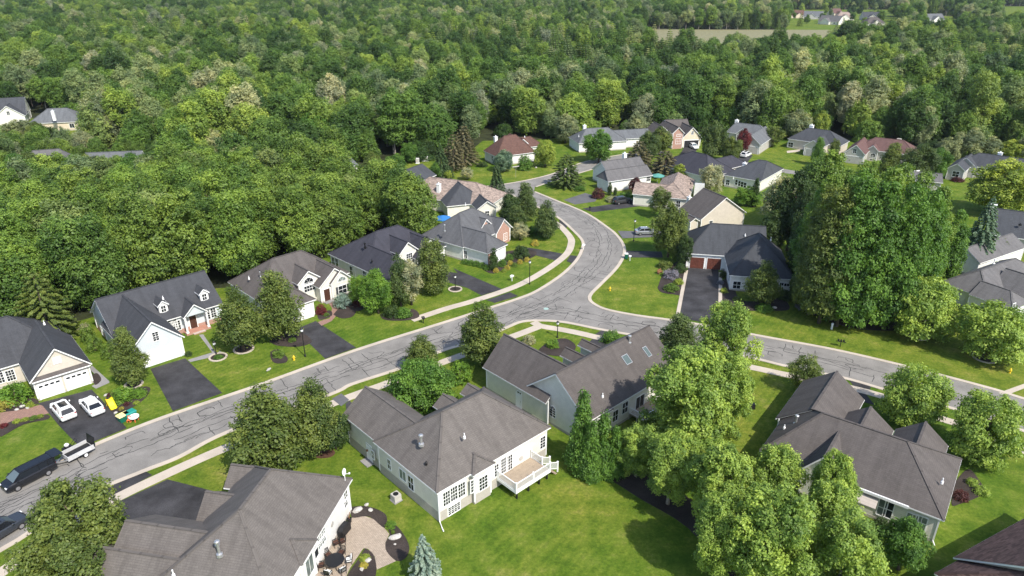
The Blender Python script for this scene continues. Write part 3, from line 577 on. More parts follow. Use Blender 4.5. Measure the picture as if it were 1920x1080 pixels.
    def round_vent(s, blk, side, px, r=.28, mat='greige'):
        p = s.wall_at(blk, side, px); m = s.mat(side, p); mb = MB()
        mb.mesh([m @ Vector((r*math.cos(t), d, r*math.sin(t))) for d in (-.06, .01) for t in np.linspace(0, 2*math.pi, 13)[:-1]], [tuple(range(12))]+[(i, (i+1) % 12, 12+(i+1) % 12, 12+i) for i in range(12)])
        mb.build('gable_vent', M[mat], s.root)
    def skylight(s, blk, px, zg, w, l):
        gx_, gy_ = G(*px, zg); x, y = gx_-s.o[0], gy_-s.o[1]; lx, ly = x*s.c+y*s.s, -x*s.s+y*s.c
        b = s.blocks[blk]; z = s.roofz(blk, lx, ly); ax = b[1]
        slope = (b[8]-b[7])/(((b[6]-b[5]) if ax == 'x' else (b[4]-b[3]))/2)
        sg = 1 if lx > (b[3]+b[4])/2 else -1
        n = Vector((sg*slope, 0, 1)).normalized(); u = Vector((0, 1, 0)); v = u.cross(n)
        m = Matrix.Identity(4); m.col[0][:3] = u; m.col[1][:3] = v; m.col[2][:3] = n; m.col[3][:3] = (lx, ly, z)
        f = MB(); 
        for q in ((-w/2-.08, -w/2, -l/2-.08, l/2+.08), (w/2, w/2+.08, -l/2-.08, l/2+.08), (-w/2, w/2, -l/2-.08, -l/2), (-w/2, w/2, l/2, l/2+.08)): f.box(*q, -.05, .13, 0, m)
        g = MB(); g.box(-w/2, w/2, -l/2, l/2, -.03, .1, 0, m)
        o = f.build('skylight', M['galvanised'], s.roofo); g.build('pane', M['skylight_glass'], o)
H1 = House('H1', 'slate roofed house with two white garage doors, two white cars on its driveway', 'roof_slate', 'beige')
H1.garage('G', 's', kG(690,690), 2.55, 2.15, lights=4, pos=(-4.55, .79, 0)); H1.garage('G', 's', None, 2.55, 2.15, lights=4, pos=(-1.45, .79, 0))
b = H1.blocks['G']; mb = MB(); x0, x1, yf = b[3]+.2, b[4]-.2, b[5]+OH
mb.poly([(x0, yf-.45, 2.9), (x1, yf-.45, 2.9), (x1, yf-.02, 3.3), (x0, yf-.02, 3.3)], 0, [(0,0),(7,0),(7,1),(0,1)]); mb.build('pent_roof', M['roof_dusk'], H1.root)
mb = MB(); mb.bar((x0, yf-.42, 2.81), (x1, yf-.42, 2.81), .1, .16); mb.poly([(x0, yf-.45, 2.85), (x0, yf-.02, 2.85), (x1, yf-.02, 2.85), (x1, yf-.45, 2.85)]); mb.poly([(x0, yf-.45, 2.85), (x0, yf-.02, 3.28), (x0, yf-.02, 2.85)]); mb.poly([(x1, yf-.45, 2.85), (x1, yf-.02, 2.85), (x1, yf-.02, 3.28)]); mb.build('pent_fascia', M['trim'], H1.root)
H1.win('G', 's', kG(770,255), .75, .7, 1, 4, pane='pvc', name='gable_vent')
H1.win('M', 's', None, .9, 1.5, 3, 4, pos=(-7.75, 7.38, 1.5)); H1.win('M', 's', None, .9, 1.5, 3, 4, arch=True, pos=(-8.95, 7.38, 1.6)); H1.win('M', 's', None, .9, 1.5, 3, 4, pos=(-10.15, 7.38, 1.5))
H1.dormer(-10.2, 8.1, 3.7, 1.6, 5.2, 6.0); H1.vent(kA(298,382), 6.2, .4)
FIT['H2'][3][2] = ('P','y','po') + FIT['H2'][3][2][3:]
H2 = House('H2', 'pale blue house with two small dormers, a columned porch and a dark slate roof', 'roof_slate', 'pale_blue', base=('brick', .75, 'M'))
H2.garage('G', 's', None, 4.9, 2.15, pos=(-2.75, .38, 0)); H2.win('G', 's', kA(1050,470), .75, 1.3, 2, 4)
for q in ((1150,375),(1178,385),(1203,395)): H2.win('M', 's', kA(*q), .62, 1.5, 2, 4)
for q in ((1400,325),(1440,310)): H2.win('M', 's', kA(*q), .72, 1.5, 2, 4)
H2.win('M', 'w', kA(690,435), .8, 1.3); H2.win('M', 'w', kA(715,460), .8, 1.3)
H2.door('M', 's', None, 1.0, 2.15, z0=.3, pos=(4.4, 7.39, .3)); H2.dormer(.9, 8.25, 3.7, 1.25, 5.0, 5.75); H2.dormer(7.0, 8.25, 3.7, 1.25, 5.0, 5.75)
mb = MB(); mb.box(2.7, 6.4, 5.95, 7.3, 0, .3); mb.box(3.6, 5.4, 5.5, 5.95, 0, .16); mb.build('porch', M['brick'], H2.root)
for x in (2.95, 6.15):
    mb = MB(); mb.box(x-.13, x+.13, 6.1, 6.36, .3, 2.85); mb.box(x-.19, x+.19, 6.04, 6.42, .3, .5); mb.build('porch_column', M['trim'], H2.root)
H2.vent(kA(1100,212), 5.6, .35)
FIT['H3'][3][4] = ('dg','y','go',0.07,4.56,5.3,11,4.01,5.82,2.25,2.25)
H3 = House('H3', 'cream house under a brown roof with arched windows in two front gables', 'roof_brown', 'cream')
H3.garage('W', 's', None, 4.9, 2.2, pos=(-2.8, .72, 0))
H3.win('dg', 's', None, 1.7, .15, 2, 1, arch=True, pos=(2.3, 5.68, 3.55)); H3.win('dg', 's', None, 1.9, 1.0, 4, 2, pos=(2.3, 5.68, 2.6))
H3.win('g1', 's', kD(868,385), 1.5, .1, 2, 1, arch=True, pane='pale_glass'); H3.win('g1', 's', kD(872,440), 1.5, 1.4, 2, 2, shut=True); H3.door('g2', 's', kD(768,480), 1.1, 2.1); H3.win('W', 'w', kD(262,535), .8, 1.3)
H3.vent(kD(240,365), 4.9, .35); H3.vent(kD(318,355), 5.2, .7, cap=True)
H4 = House('H4', 'cream house with a navy shingle roof and a white front gable, trees before it', 'roof_navy', 'cream', found='foundation')
for q in ((170,475),(215,490),(398,590),(565,640)): H4.win('M' if q[0] < 450 else 'W', 'w', kZ5(*q), .85, 1.6)
H4.win('ga', 's', kZ5(1130,415), 1.3, 1.3, 3, 3); H4.win('ga', 's', kZ5(1150,475), 1.3, .5, 3, 1); H4.win('gb', 's', None, 1.4, 1.5, 3, 3, pos=(11, -2.92, 1.6)); H4.door('M', 's', None, pos=(6.8, -1.36, .2)); H4.garage('W', 's', None, 4.9, 2.15, pos=(1.6, -7.66, 0))
H4.vent(kZ5(570,290), 5.6, .6, r=.11, cap=True, mat='dark_metal'); H4.vent(kZ5(655,465), 4.6, .25, mat='dark_metal'); H4.vent(kZ5(1355,180), 4.6, .4, r=.09, mat='dark_metal')
H5 = House('H5', 'grey roofed house with red brick front gables inside the bend of the road', 'roof_grey', 'white_siding')
H5.win('W', 'w', kZ5(1720,400), .6, 1.3); H5.win('W', 'w', kZ5(1840,385), .8, 1.5); H5.win('ga', 's', k3(818,590), 1.1, 1.4, 2, 4); H5.win('W', 's', k3(800,700), 1.1, 1.5, 2, 4)
for blk, xa, xb in (('dg', 6.28, 10.4), ('ga', 8.77, 14.08)):
    b = H5.blocks[blk]; y = b[5]+OH-.03; m_ = (b[3]+b[4])/2; zt = b[7]; mb = MB()
    mb.poly([(b[3]+.6, y, 0), (b[4]-.6, y, 0), (b[4]-.6, y, zt-.1), (m_, y, b[8]-.55), (b[3]+.6, y, zt-.1)]); mb.build('brick_facing', M['brick'], H5.root)
b = H5.blocks['W']; mb = MB(); mb.box(b[3]+OH+.2, b[3]+OH+1.5, b[5]+OH-.08, b[5]+OH, 0, 2.7); mb.build('brick_pier', M['brick'], H5.root)
H5.vent(k3(410,548), 5.3, 1.0, r=.1, cap=True); H5.garage('W', 's', None, 3.2, 2.15, pos=(3.2, -.41, 0))
H9 = House('H9', 'large taupe roofed house in the near left corner with a rear patio', 'roof_taupe', 'white_siding')
H9.win('M', 'e', kC(892,535), .7, .95, 2, 2); H9.win('M', 'e', kC(893,588), .7, .85, 2, 2)
for q in ((740,785),(745,830),(715,820),(718,868)): H9.win('M', 'e', kC(*q), .7, .8, 2, 2, pane='pale_glass')
H9.round_vent('M', 'e', kC(800,730)); H9.win('bay', 'e', kC(695,925), .7, .9, 1, 1); H9.win('bay', 'e', kC(650,1010), 1.3, 1.9, 2, 1, pane='pale_glass')
H9.vent(kC(42,930), 6.2, 1.2, r=.12, cap=True); H9.vent(kB(1480,930), 5.6, .9, r=.11, cap=True); H9.vent(kB(1170,1070), 5.4, .5)
mb = MB(); dx, dy, dz = -1.2, .7, 4.5; mb.tube([(dx, dy, dz-.4), (dx, dy, dz+.75)], .035); mb.lathe([(.02, -.1), (.25, -.06), (.38, .05), (.36, .05), (.22, -.02)], (dx, dy, 0), 14)
vs = mb.v; k0 = 16
for i in range(k0, len(vs)):
    v = Matrix.Rotation(math.radians(80), 3, 'Y') @ Vector((vs[i][0]-dx, vs[i][1]-dy, vs[i][2])); vs[i] = (v.x+dx-.05, v.y+dy, v.z+dz+.85)
mb.bar((dx, dy, dz+.6), (dx+.5, dy, dz+.75), .04, .04); mb.box(dx+.46, dx+.6, dy-.06, dy+.06, dz+.7, dz+.85); mb.build('satellite_dish', M['pvc'], H9.root)
H10 = House('H10', 'cream house with a white railed rear deck and grey brown hipped roof', 'roof_taupe', 'cream', base=('foundation', 1.2))
for q in ((712,882),(752,856),(796,834)): H10.win('M', 's', kE(*q), .85, 1.65, 3, 4)
H10.win('M', 's', kE(755,970), 1.5, .95, 4, 4, z=.62); H10.win('bay', 's', kE(861,812), .6, 1.5, 2, 4); H10.win('bay', 's', kE(918,795), 1.1, 1.6, 3, 4)
H10.win('M', 's', kE(992,725), .55, 1.5, 2, 4); H10.win('M', 's', kE(1034,697), .8, 1.9, 3, 5); H10.win('M', 's', kE(1065,682), .8, 1.9, 3, 5)
H10.win('M', 's', kE(1252,568), .75, 1.5, 2, 4); H10.round_vent('M', 's', kE(1130,657)); H10.win('M', 's', kE(1185,700), .5, .7, 2, 2)
H10.win('M', 'w', kE(298,638), .45, 1.0); H10.win('M', 'w', kE(390,692), .55, 1.2); H10.win('M', 'w', kE(466,752), 1.1, 1.2, 2, 1, pane='pale_glass'); H10.win('M', 'w', kE(512,797), .9, 1.6); H10.door('W', 'w', kE(283,665), .9, 2.05, mat='trim')
mb = MB(); m = H10.mat('w', H10.wall_at('W', 'w', kE(270,612))); mb.box(-.06, .06, -.2, 0, -.1, .15, 0, m); mb.build('wall_lantern', M['rust'], H10.root)
H10.vent(kE(570,575), 6.3, .9, r=.13, cap=True); H10.vent(kE(812,535), 6.9, .4); H10.vent(kE(597,683), 5.3, .2, mat='dark_metal')
# rear deck: boards, rim, posts, railing, steps
dk = MB(); DX0, DX1, DY0, DY1, DZ = 8.0, 13.0, -2.4, .55, 1.25
dk.box(DX0, DX1, DY0, DY1, DZ-.05, DZ); dko = dk.build('deck', M['deck_board'], H10.root)
mb = MB(); mb.box(DX0-.06, DX1+.06, DY0-.06, DY0, DZ-.3, DZ+.02); mb.box(DX0-.06, DX0, DY0, DY1, DZ-.3, DZ+.02); mb.box(DX1, DX1+.06, DY0, DY1, DZ-.3, DZ+.02); mb.build('rim_board', M['trim'], dko)
def rail(p, q, z0):
    mb = MB(); p, q = Vector(p), Vector(q); L = (q-p).length
    mb.bar(p+Vector((0,0,z0+.95)), q+Vector((0,0,z0+.95)), .09, .06); mb.bar(p+Vector((0,0,z0+.12)), q+Vector((0,0,z0+.12)), .05, .06)
    n = int(L/.13)
    for i in range(1, n): c = p.lerp(q, i/n); mb.bar(c+Vector((0,0,z0+.12)), c+Vector((0,0,z0+.95)), .035, .035, up=(1,0,0))
    mb.build('railing', M['trim'], dko)
rail((DX0,DY0,0), (DX0,DY1,0), DZ); rail((DX0,DY0,0), (DX1,DY0,0), DZ); rail((DX1,DY0+1.2,0), (DX1,DY1,0), DZ); rail((DX1,DY0,0), (DX1+1.2,DY0,-.6), DZ); rail((DX1,DY0+1.2,0), (DX1+1.2,DY0+1.2,-.6), DZ)
for x, y in ((DX0,DY0),(DX0,DY1-.1),((DX0+DX1)/2,DY0),(DX1,DY0),(DX1,DY0+1.2),(DX1,DY1-.1),(DX1+1.2,DY0),(DX1+1.2,DY0+1.2)):
    mb = MB(); zz = DZ-.6 if x > DX1 else DZ; mb.box(x-.07, x+.07, y-.07, y+.07, zz-.3, zz+1.05); mb.box(x-.09, x+.09, y-.09, y+.09, zz+1.05, zz+1.09); mb.build('railing_post', M['trim'], dko)
for x in (DX0+.3, DX0+2.0, DX0+3.6, DX1-.2):
    mb = MB(); mb.box(x-.08, x+.08, DY0+.15, DY0+.31, 0, DZ-.05); mb.build('deck_post', M['black'], dko)
mb = MB()
for i in range(5): mb.box(DX1+.24*i, DX1+.24*(i+1)+.03, DY0+.05, DY0+1.15, DZ-.25*(i+1)+.05, DZ-.25*(i+1)+.1)
mb.build('deck_steps', M['deck_board'], dko)
mb = MB(); mb.tube([(.22, .52, 3.9), (.2, .45, .3), (-.1, -.3, .12), (-.25, -.75, .08)], .06, 6); mb.build('downspout', M['trim'], H10.root)
H11 = House('H11', 'cream gabled house with two roof skylights behind the tall bright green trees', 'roof_dusk', 'cream')
H11.win('M', 's', kF(563,772), .9, 1.0, 2, 3, arch=True); H11.win('W', 's', kF(338,655), .7, 1.1); H11.door('W', 's', kF(335,690), .9, 2.0, mat='trim')
H11.win('M', 'e', kF(985,790), .9, 1.5); H11.win('M', 'e', kF(1050,735), 1.0, 1.5); H11.win('M', 'e', kF(1150,700), 1.6, 1.9, 2, 1)
H11.skylight('M', kF(1060,420), 6.0, .95, 1.15); H11.skylight('M', kF(1197,357), 6.0, .6, 1.3)
H11.vent(kF(1080,295), 7.2, .8, r=.12, cap=True); H11.vent(kF(900,655), 4.8, .35)
mb = MB(); y0 = 11.6; mb.box(6.0, 8.4, y0, y0+4.2, .7, .8); mb.build('deck', M['deck_board'], H11.root)
mb = MB()
for a, c in (((8.4,y0,0),(8.4,y0+4.2,0)), ((6.1,y0,0),(8.4,y0,0)), ((6.1,y0+4.2,0),(8.4,y0+4.2,0))):
    a, c = Vector(a), Vector(c); mb.bar(a+Vector((0,0,1.7)), c+Vector((0,0,1.7)), .09, .06); mb.bar(a+Vector((0,0,.95)), c+Vector((0,0,.95)), .05, .05)
    for i in range(13): p = a.lerp(c, i/12); mb.bar(p+Vector((0,0,.0 if i % 6 == 0 else .9)), p+Vector((0,0,1.7)), .05, .05, up=(1,0,0))
mb.build('railing', M['trim'], H11.root)
H12 = House('H12', 'dusky roofed cream house in the near right with a sunroom at its rear', 'roof_dusk', 'cream')
H12.win('M', 's', k1(955,822), .9, 1.4, 2, 2, pane='pale_glass'); H12.win('M', 's', k1(998,835), .9, 1.4, 2, 2, pane='pale_glass')
H12.win('M', 's', k1(820,765), .7, 1.9, 1, 2, pane='pale_glass'); H12.win('M', 's', k1(850,775), .7, 1.9, 1, 2, pane='glass'); H12.win('M', 's', k1(660,695), .65, 1.6, 1, 2, pane='pale_glass'); H12.win('M', 's', k1(690,705), .65, 1.6, 1, 2, pane='pale_glass'); H12.win('bay', 's', k1(595,712), .8, 1.2)
b = H12.blocks['M']; p0 = H12.wall_at('M', 's', k1(708,700)); p1 = H12.wall_at('M', 's', k1(800,745))
mb = MB(); mb.poly([(p0.x, p0.y-1.1, 2.05), (p1.x, p1.y-1.1, 2.05), (p1.x, p1.y-.02, 2.75), (p0.x, p0.y-.02, 2.75)], 0); mb.poly([(p0.x, p0.y-1.1, 2.0), (p0.x, p0.y-.02, 2.7), (p1.x, p1.y-.02, 2.7), (p1.x, p1.y-1.1, 2.0)]); mb.build('awning', M['taupe_siding'], H12.root)
mb = MB(); mb.bar((p0.x-2, b[5]-.02, 3.12), (p1.x+2.6, b[5]-.02, 3.12), .16, .3); mb.build('header_board', M['trim'], H12.root)
H12.vent(k1(422,378), 4.6, .9, r=.12, cap=True); H12.vent(k1(370,395), 4.3, .3); H12.vent(k1(1097,645), 4.6, .4)
mb = MB(); mb.tube([(.1, .62, 3.0), (.12, .58, .3), (.4, .1, .1)], .06, 6); mb.build('downspout', M['trim'], H12.root)
p = G(1788, 1045, 3.4); q = G(1920, 972, 3.4)
H13 = House('H13', 'maroon roofed house cut by the near right corner of the photo', 'roof_maroon', 'beige', fit=(p[0], p[1], math.degrees(math.atan2(q[1]-p[1], q[0]-p[0])), [('M','x','gh',0,15,-12,0,3.4,7.6,6,6), ('W','x','ho',-3.0,5,-12,-.3,3.25,6.9,4,4)]))
FIT['H14'][3][1] = ('B','y','hh',6.48,17.21,-8.23,6.0,2.98,8.0,6.24,5.6)
H14 = House('H14', 'steel grey house with two red wooden garage doors at a long driveway', 'roof_steel', 'white_siding')
H14.garage('M', 's', kZ6(217,785), 2.5, 2.2, 'garage_wood'); H14.garage('M', 's', kZ6(366,797), 2.5, 2.2, 'garage_wood')
H14.win('B', 's', kZ6(965,952), .6, .5, 2, 1); H14.win('B', 's', kZ6(1010,958), .8, .5, 2, 1); H14.door('M', 's', kZ6(497,770), .9, 2.1); H14.win('B', 's', kZ6(570,960), 1.2, 1.3, 2, 2); H14.win('B', 'w', kZ6(505,900), .9, 1.3)
H14.vent(kZ6(870,560), 6.2, .5); H14.vent(kZ6(645,520), 6.0, .3)
H15 = House('H15', 'beige house showing a broad blank gable wall beside the steel grey roof', 'roof_dusk', 'beige')
H15.chimney(kZ6(150,215), 3.4, .8, .8, .7); H15.win('M', 's', None, .8, 1.2, pos=(4.5, -.07, 1.6))
FIT['H16'][3].append(('W','x','go',-2.6,6,-.4,7.2,2.9,4.8,3,3))
H16 = House('H16', 'tan shingled house with a broad white chimney, a dark car on its driveway', 'roof_tan', 'cream')
H16.chimney(kZ7(1385,520), 3.4, 2.2, 1.0, 1.6, 'white_siding', top=False); H16.win('M', 's', None, 1.6, 1.4, 3, 2, pos=(4.2, -.57, 1.6)); H16.win('M', 's', None, .9, 1.4, pos=(8.2, -.57, 1.6)); H16.vent(kZ7(1290,440), 4.4, .35, mat='dark_metal')
H17 = House('H17', 'white house with its grey garage end facing the road, dark red tree beside it', 'roof_silver', 'white_siding')
H17.garage('M', 'w', None, 4.2, 2.15, 'white_siding', pos=(.16, 3.0, 0)); H17.win('M', 's', kZ7(815,390), 1.2, 1.2, 3, 2); H17.win('M', 's', kZ7(790,455), 1.6, .7, 4, 1); H17.chimney(kZ7(545,150), 5.0, .9, .9, 1.0)
H17.win('K', 'w', None, .9, 1.2, pos=(3.22, 7, 1.7)); 
H18 = House('H18', 'grey roofed white house at the wood edge, leftmost of the far row', 'roof_mist', 'white_siding')
H18.win('W', 's', kZ8(725,390), 1.8, 1.5, 4, 2); H18.win('W', 's', kZ8(650,405), .8, 1.4); H18.chimney(kZ8(293,205), 5.6, .9, .9, 1.1); H18.vent(kZ8(225,290), 4.4, .4); H18.garage('M', 'w', None, 4.4, 2.1, 'white_siding', pos=(-1.18, 1, 0))
H19 = House('H19', 'brown roofed house with an open garage and brick gable at the wood edge', 'roof_dusk', 'tan_siding')
b = H19.blocks['G']; xm = (b[3]+b[4])/2; mb = MB(); mb.box(xm-2.4, xm+2.4, b[5]+OH-.03, b[5]+OH+.02, .02, 2.15); mb.build('garage_shade_panel', M['interior_shade'], H19.root)  # flat black panel on the closed wall, painted shade of an open garage
mb = MB(); yy = b[5]+OH-.05; mb.box(xm-2.6, xm-2.4, yy, yy+.06, 0, 2.35); mb.box(xm+2.4, xm+2.6, yy, yy+.06, 0, 2.35); mb.box(xm-2.4, xm+2.4, yy, yy+.06, 2.15, 2.35); mb.build('door_frame', M['trim'], H19.root)
H19.win('G', 's', kZ8(1590,250), .7, 1.0)
b = H19.blocks['g']; mb = MB(); y = b[5]+OH-.03; mb.poly([(b[3]+.5, y, 0), (b[4]-.5, y, 0), (b[4]-.5, y, b[7]), ((b[3]+b[4])/2, y, b[8]-.5), (b[3]+.5, y, b[7])]); mb.build('brick_facing', M['brick'], H19.root); H19.win('g', 's', kZ8(1420,350), 1.7, 1.6, 3, 2); H19.win('g', 's', kZ8(1425,280), 1.4, .6, 3, 1)
H20 = House('H20', 'grey roofed house with a white car on its driveway and dark red tree', 'roof_mist', 'greige'); b = H20.blocks['G']; H20.garage('G', 's', None, 4.9, 2.15, 'greige', pos=((b[3]+b[4])/2, b[5]+OH, 0)); H20.chimney(kZ9(208,108), 5.4, 1, 1, 1.0)
H21 = House('H21', 'slate roofed beige house with an arched entry at the wood edge', 'roof_steel', 'beige'); b = H21.blocks['G']
H21.win('G', 's', kZ9(805,310), 1.6, 1.5, 3, 2, arch=True); H21.win('M', 's', kZ9(716,310), 1.7, 1.4, 2, 2); b = H21.blocks['g']; H21.garage('g', 's', None, 3.6, 2.1, 'greige', pos=((b[3]+b[4])/2, b[5]+OH, 0)); H21.chimney(kZ9(915,160), 5.6, 1.1, 1, 1.1)
H22 = House('H22', 'rose red roofed house with an arched window, behind the tall dark clump', 'roof_rose', 'greige'); H22.win('G', 's', kZ9(1326,370), .9, 1.2); H22.win('g', 's', kZ9(1497,420), 1.4, .3, 2, 1, arch=True); H22.win('g', 's', kZ9(1490,466), 1.5, 1.2, 2, 2); b = H22.blocks['G']; H22.garage('G', 's', None, 4.6, 2.1, 'greige', pos=((b[3]+b[4])/2, b[5]+OH, 0)); H22.chimney(kZ9(1745,268), 5.4, 1.2, .9, .5, 'stone', top=False)
H23 = House('H23', 'navy roofed house with cream walls between the far rows', 'roof_navy', 'cream'); H23.vent(kZ10(648,355), 4.4, .45); H23.win('W', 'e', None, 1.2, 1.3, pos=(.28, 8, 1.6))
H24 = House('H24', 'dark hipped roof house with a row of white framed windows and cypress', 'roof_steel', 'cream')
for q in ((895,605),(930,620),(970,632),(1010,645)): H24.win('M', 's', kZ10(*q), .7, 1.3, 1, 2)
H24.win('M', 's', kZ10(772,605), .9, 1.3); H24.chimney(kZ10(1000,405), 3.6, .9, .9, 1.2); H24.vent(kZ10(850,545), 3.6, .4)
H25 = House('H25', 'grey house with white trimmed gables at the far right behind a yellow green tree', 'roof_steel', 'greige'); H25.win('G', 's', k5(1267,455), 1.5, 1.4, 2, 2); H25.chimney(k5(1565,325), 5.4, 1, 1, .5)
H26 = House('H26', 'red roofed white house standing alone on a lawn before the woods', 'roof_red', 'white_siding'); H26.win('W', 's', kZ11(1132,365), .9, 1.3); H26.win('g', 's', kZ11(1253,320), .9, 1.3); H26.chimney(kZ11(887,235), 4.6, .9, .9, 1.2); H26.win('M', 'w', None, .9, 1.3, pos=(.78, -1.5, 1.6)); H26.vent(kZ11(1260, 180), 6, .3)
H27 = House('H27', 'dark roofed house at the right edge behind a blue spruce', 'roof_steel', 'greige'); H27.win('M', 's', kZ12(665,380), 1.0, 1.5, 2, 2); H27.win('M', 's', kZ12(705,385), 1.0, 1.5, 2, 2); H27.vent(kZ12(748,218), 5.2, .2, r=.12, mat='dark_metal'); H27.chimney(kZ12(522,105), 5.6, 1, 1, 1.2)
H28 = House('H28', 'grey roofed white house at the right edge above the layered street trees', 'roof_silver', 'white_siding'); H28.win('g', 's', kZ12(690,890), .7, 1.2); H28.win('g', 's', None, 1.6, 1.2, 3, 2, pos=(5.6, -.62, 1.5)); H28.vent(kZ12(533,535), 4.4, .8, r=.1)
H6 = House('H6', 'dark grey gabled house with a cream gable, beside the blue parasol', 'roof_steel', 'cream'); H6.win('M', 's', None, .9, 1.2, pos=(1.2, -3.0, 1.6)); H6.vent(cr(620,300,5.4)(1365,450), 5, .4)
H7 = House('H7', 'tan shingled house between two dark grey roofs left of the bend', 'roof_tan', 'cream'); H7.chimney(cr(620,300,5.4)(1095,285), 5.0, .8, .8, .9); H7.win('M', 's', None, 1.0, 1.3, pos=(14, -4.15, 1.6)); H7.win('M', 's', None, 1.0, 1.3, pos=(18, -4.15, 1.6))
H8 = House('H8', 'smooth grey gabled roof showing beyond the left woods, above the tan roof', 'roof_steel', 'greige', fit=(FIT['H8'][0], FIT['H8'][1], FIT['H8'][2], [('M','x','gg',-6.2,7.5,-4.7,4,2.8,5.2,2.7,2.7)])); H8.win('M', 's', None, .9, 1.2, pos=(0, -4.32, 1.6))
def small(label, px, ang, w, d, roof, wall, kind='gg', zr=6.5, wing=None, wins=True, ax='x'):
    x, y = G(*px); bl = [('M', ax, kind, -w/2, w/2, 0, d, 3.0, zr, d/2, d/2)]
    if wing: bl.append(('W', 'y', 'go', *wing, 3.0, 3+(wing[1]-wing[0])*.38, 3, 3))
    h = House(None, label, roof, wall, fit=(x, y, ang, bl))
    if wins:
        for q in (-.3, .28): h.win('M', 's', None, 1.4, 1.4, 2, 1, pos=(w*q, OH, 1.6))
    return h
h = small('cream house showing a blank gable wall at the far left edge', (18,232), 25, 12, 11, 'roof_steel', 'cream', zr=8.5, wing=(-4, 6, -3, 6)); h.win('W', 's', None, .9, 1.2, pos=(1, -2.62, 4.2))
h = small('grey hipped house at the far left beside the cream gable', (108,246), 15, 17, 11, 'roof_mist', 'tan_siding', 'hh', 7.0); h.chimney((100,214), 6.2, .9, .9, 1.0)
small('grey roof peeping out of the left woods, right of its companion', (215,345), 10, 14, 9, 'roof_mist', 'beige', 'gg', 7.5); small('grey roof peeping out of the left woods, near the left edge', (93,340), 20, 15, 9, 'roof_silver', 'beige', 'hh', 7.5); small('small grey gable peeping over the left woods by the lane', (655,335), 60, 8, 9, 'roof_mist', 'beige', 'gg', 6.0)
small('small grey roof on the lawn right of the tall dark clump', (1729,362), -20, 8, 6, 'roof_silver', 'greige', 'gg', 4.6, wins=False)
FARH = [('rust red roofed house on the distant estate', (1497,34), 10, 20, 14, 'roof_red', 'tan_siding', 'hg'), ('long grey roofed house on the distant estate, left of centre', (1524,36), -20, 22, 13, 'roof_mist', 'greige', 'gg'), ('steep grey roofed house sloping down to the trees on the distant estate', (1552,46), -50, 24, 13, 'roof_silver', 'cream', 'gg'), ('peach gabled house on the distant estate', (1572,30), 30, 18, 12, 'roof_rose', 'tan_siding', 'gg'),
 ('tan hipped house low among trees on the distant estate', (1585,38), 0, 22, 13, 'roof_tan', 'cream', 'hh'), ('slate roofed house with two front gables on the distant estate', (1636,38), -5, 22, 14, 'roof_steel', 'greige', 'gg'), ('brown roofed house nearest of the distant estate', (1642,50), 5, 22, 14, 'roof_dusk', 'cream', 'hh'), ('grey roofed house standing apart, rightmost of the distant estate', (1755,42), 15, 24, 13, 'roof_mist', 'white_siding', 'gg')]
for lb, px, a, w, d, r, wl, kd in FARH: small(lb, px, a, w, d, r, wl, kd, 9.0, wing=(-w*.3, w*.12, -4, 6))
# ------------------------------------------------------------------ vegetation
def prof(kind, t):
    t = np.asarray(t, float)
    if kind == 'oval': return np.clip((t+.05)**.45*np.clip(1.02-t, 0, 1)**1.05*1.85, .02, 1.1)
    if kind == 'round': return np.clip(1-np.abs(2*t-.86)**2.3, .02, 1)**.5
    if kind == 'big': return np.clip(1-np.abs(2*t-.95)**2.6, .05, 1)**.5
    if kind == 'spread': return np.clip(1-np.abs(1.7*t-.62)**2.4, .02, 1)**.55
    if kind == 'cone': return np.clip(1-t, .03, 1)**.75
    if kind == 'column': return np.clip(1-t**3, .05, 1)**.6*(.75+.25*np.sin(np.pi*np.clip(t+.1, 0, 1)))
    if kind == 'dome': return np.sqrt(np.clip(1-t*t, .02, 1))
def quads(pts, nrm, size, rng, asp=.62):
    n = len(pts); nrm = nrm/np.linalg.norm(nrm, axis=1, keepdims=True)
    rv = rng.normal(size=(n, 3)); a = np.cross(nrm, rv); a /= np.linalg.norm(a, axis=1, keepdims=True)+1e-9; b = np.cross(nrm, a)
    s = (size*rng.uniform(.65, 1.35, n))[:, None]
    k = rng.uniform(-.25, .25, (n, 1))
    V = np.stack([pts-a*s, pts-b*s*asp+nrm*s*k, pts+a*s, pts+b*s*asp+nrm*s*k], 1)
    return V.reshape(-1, 3)
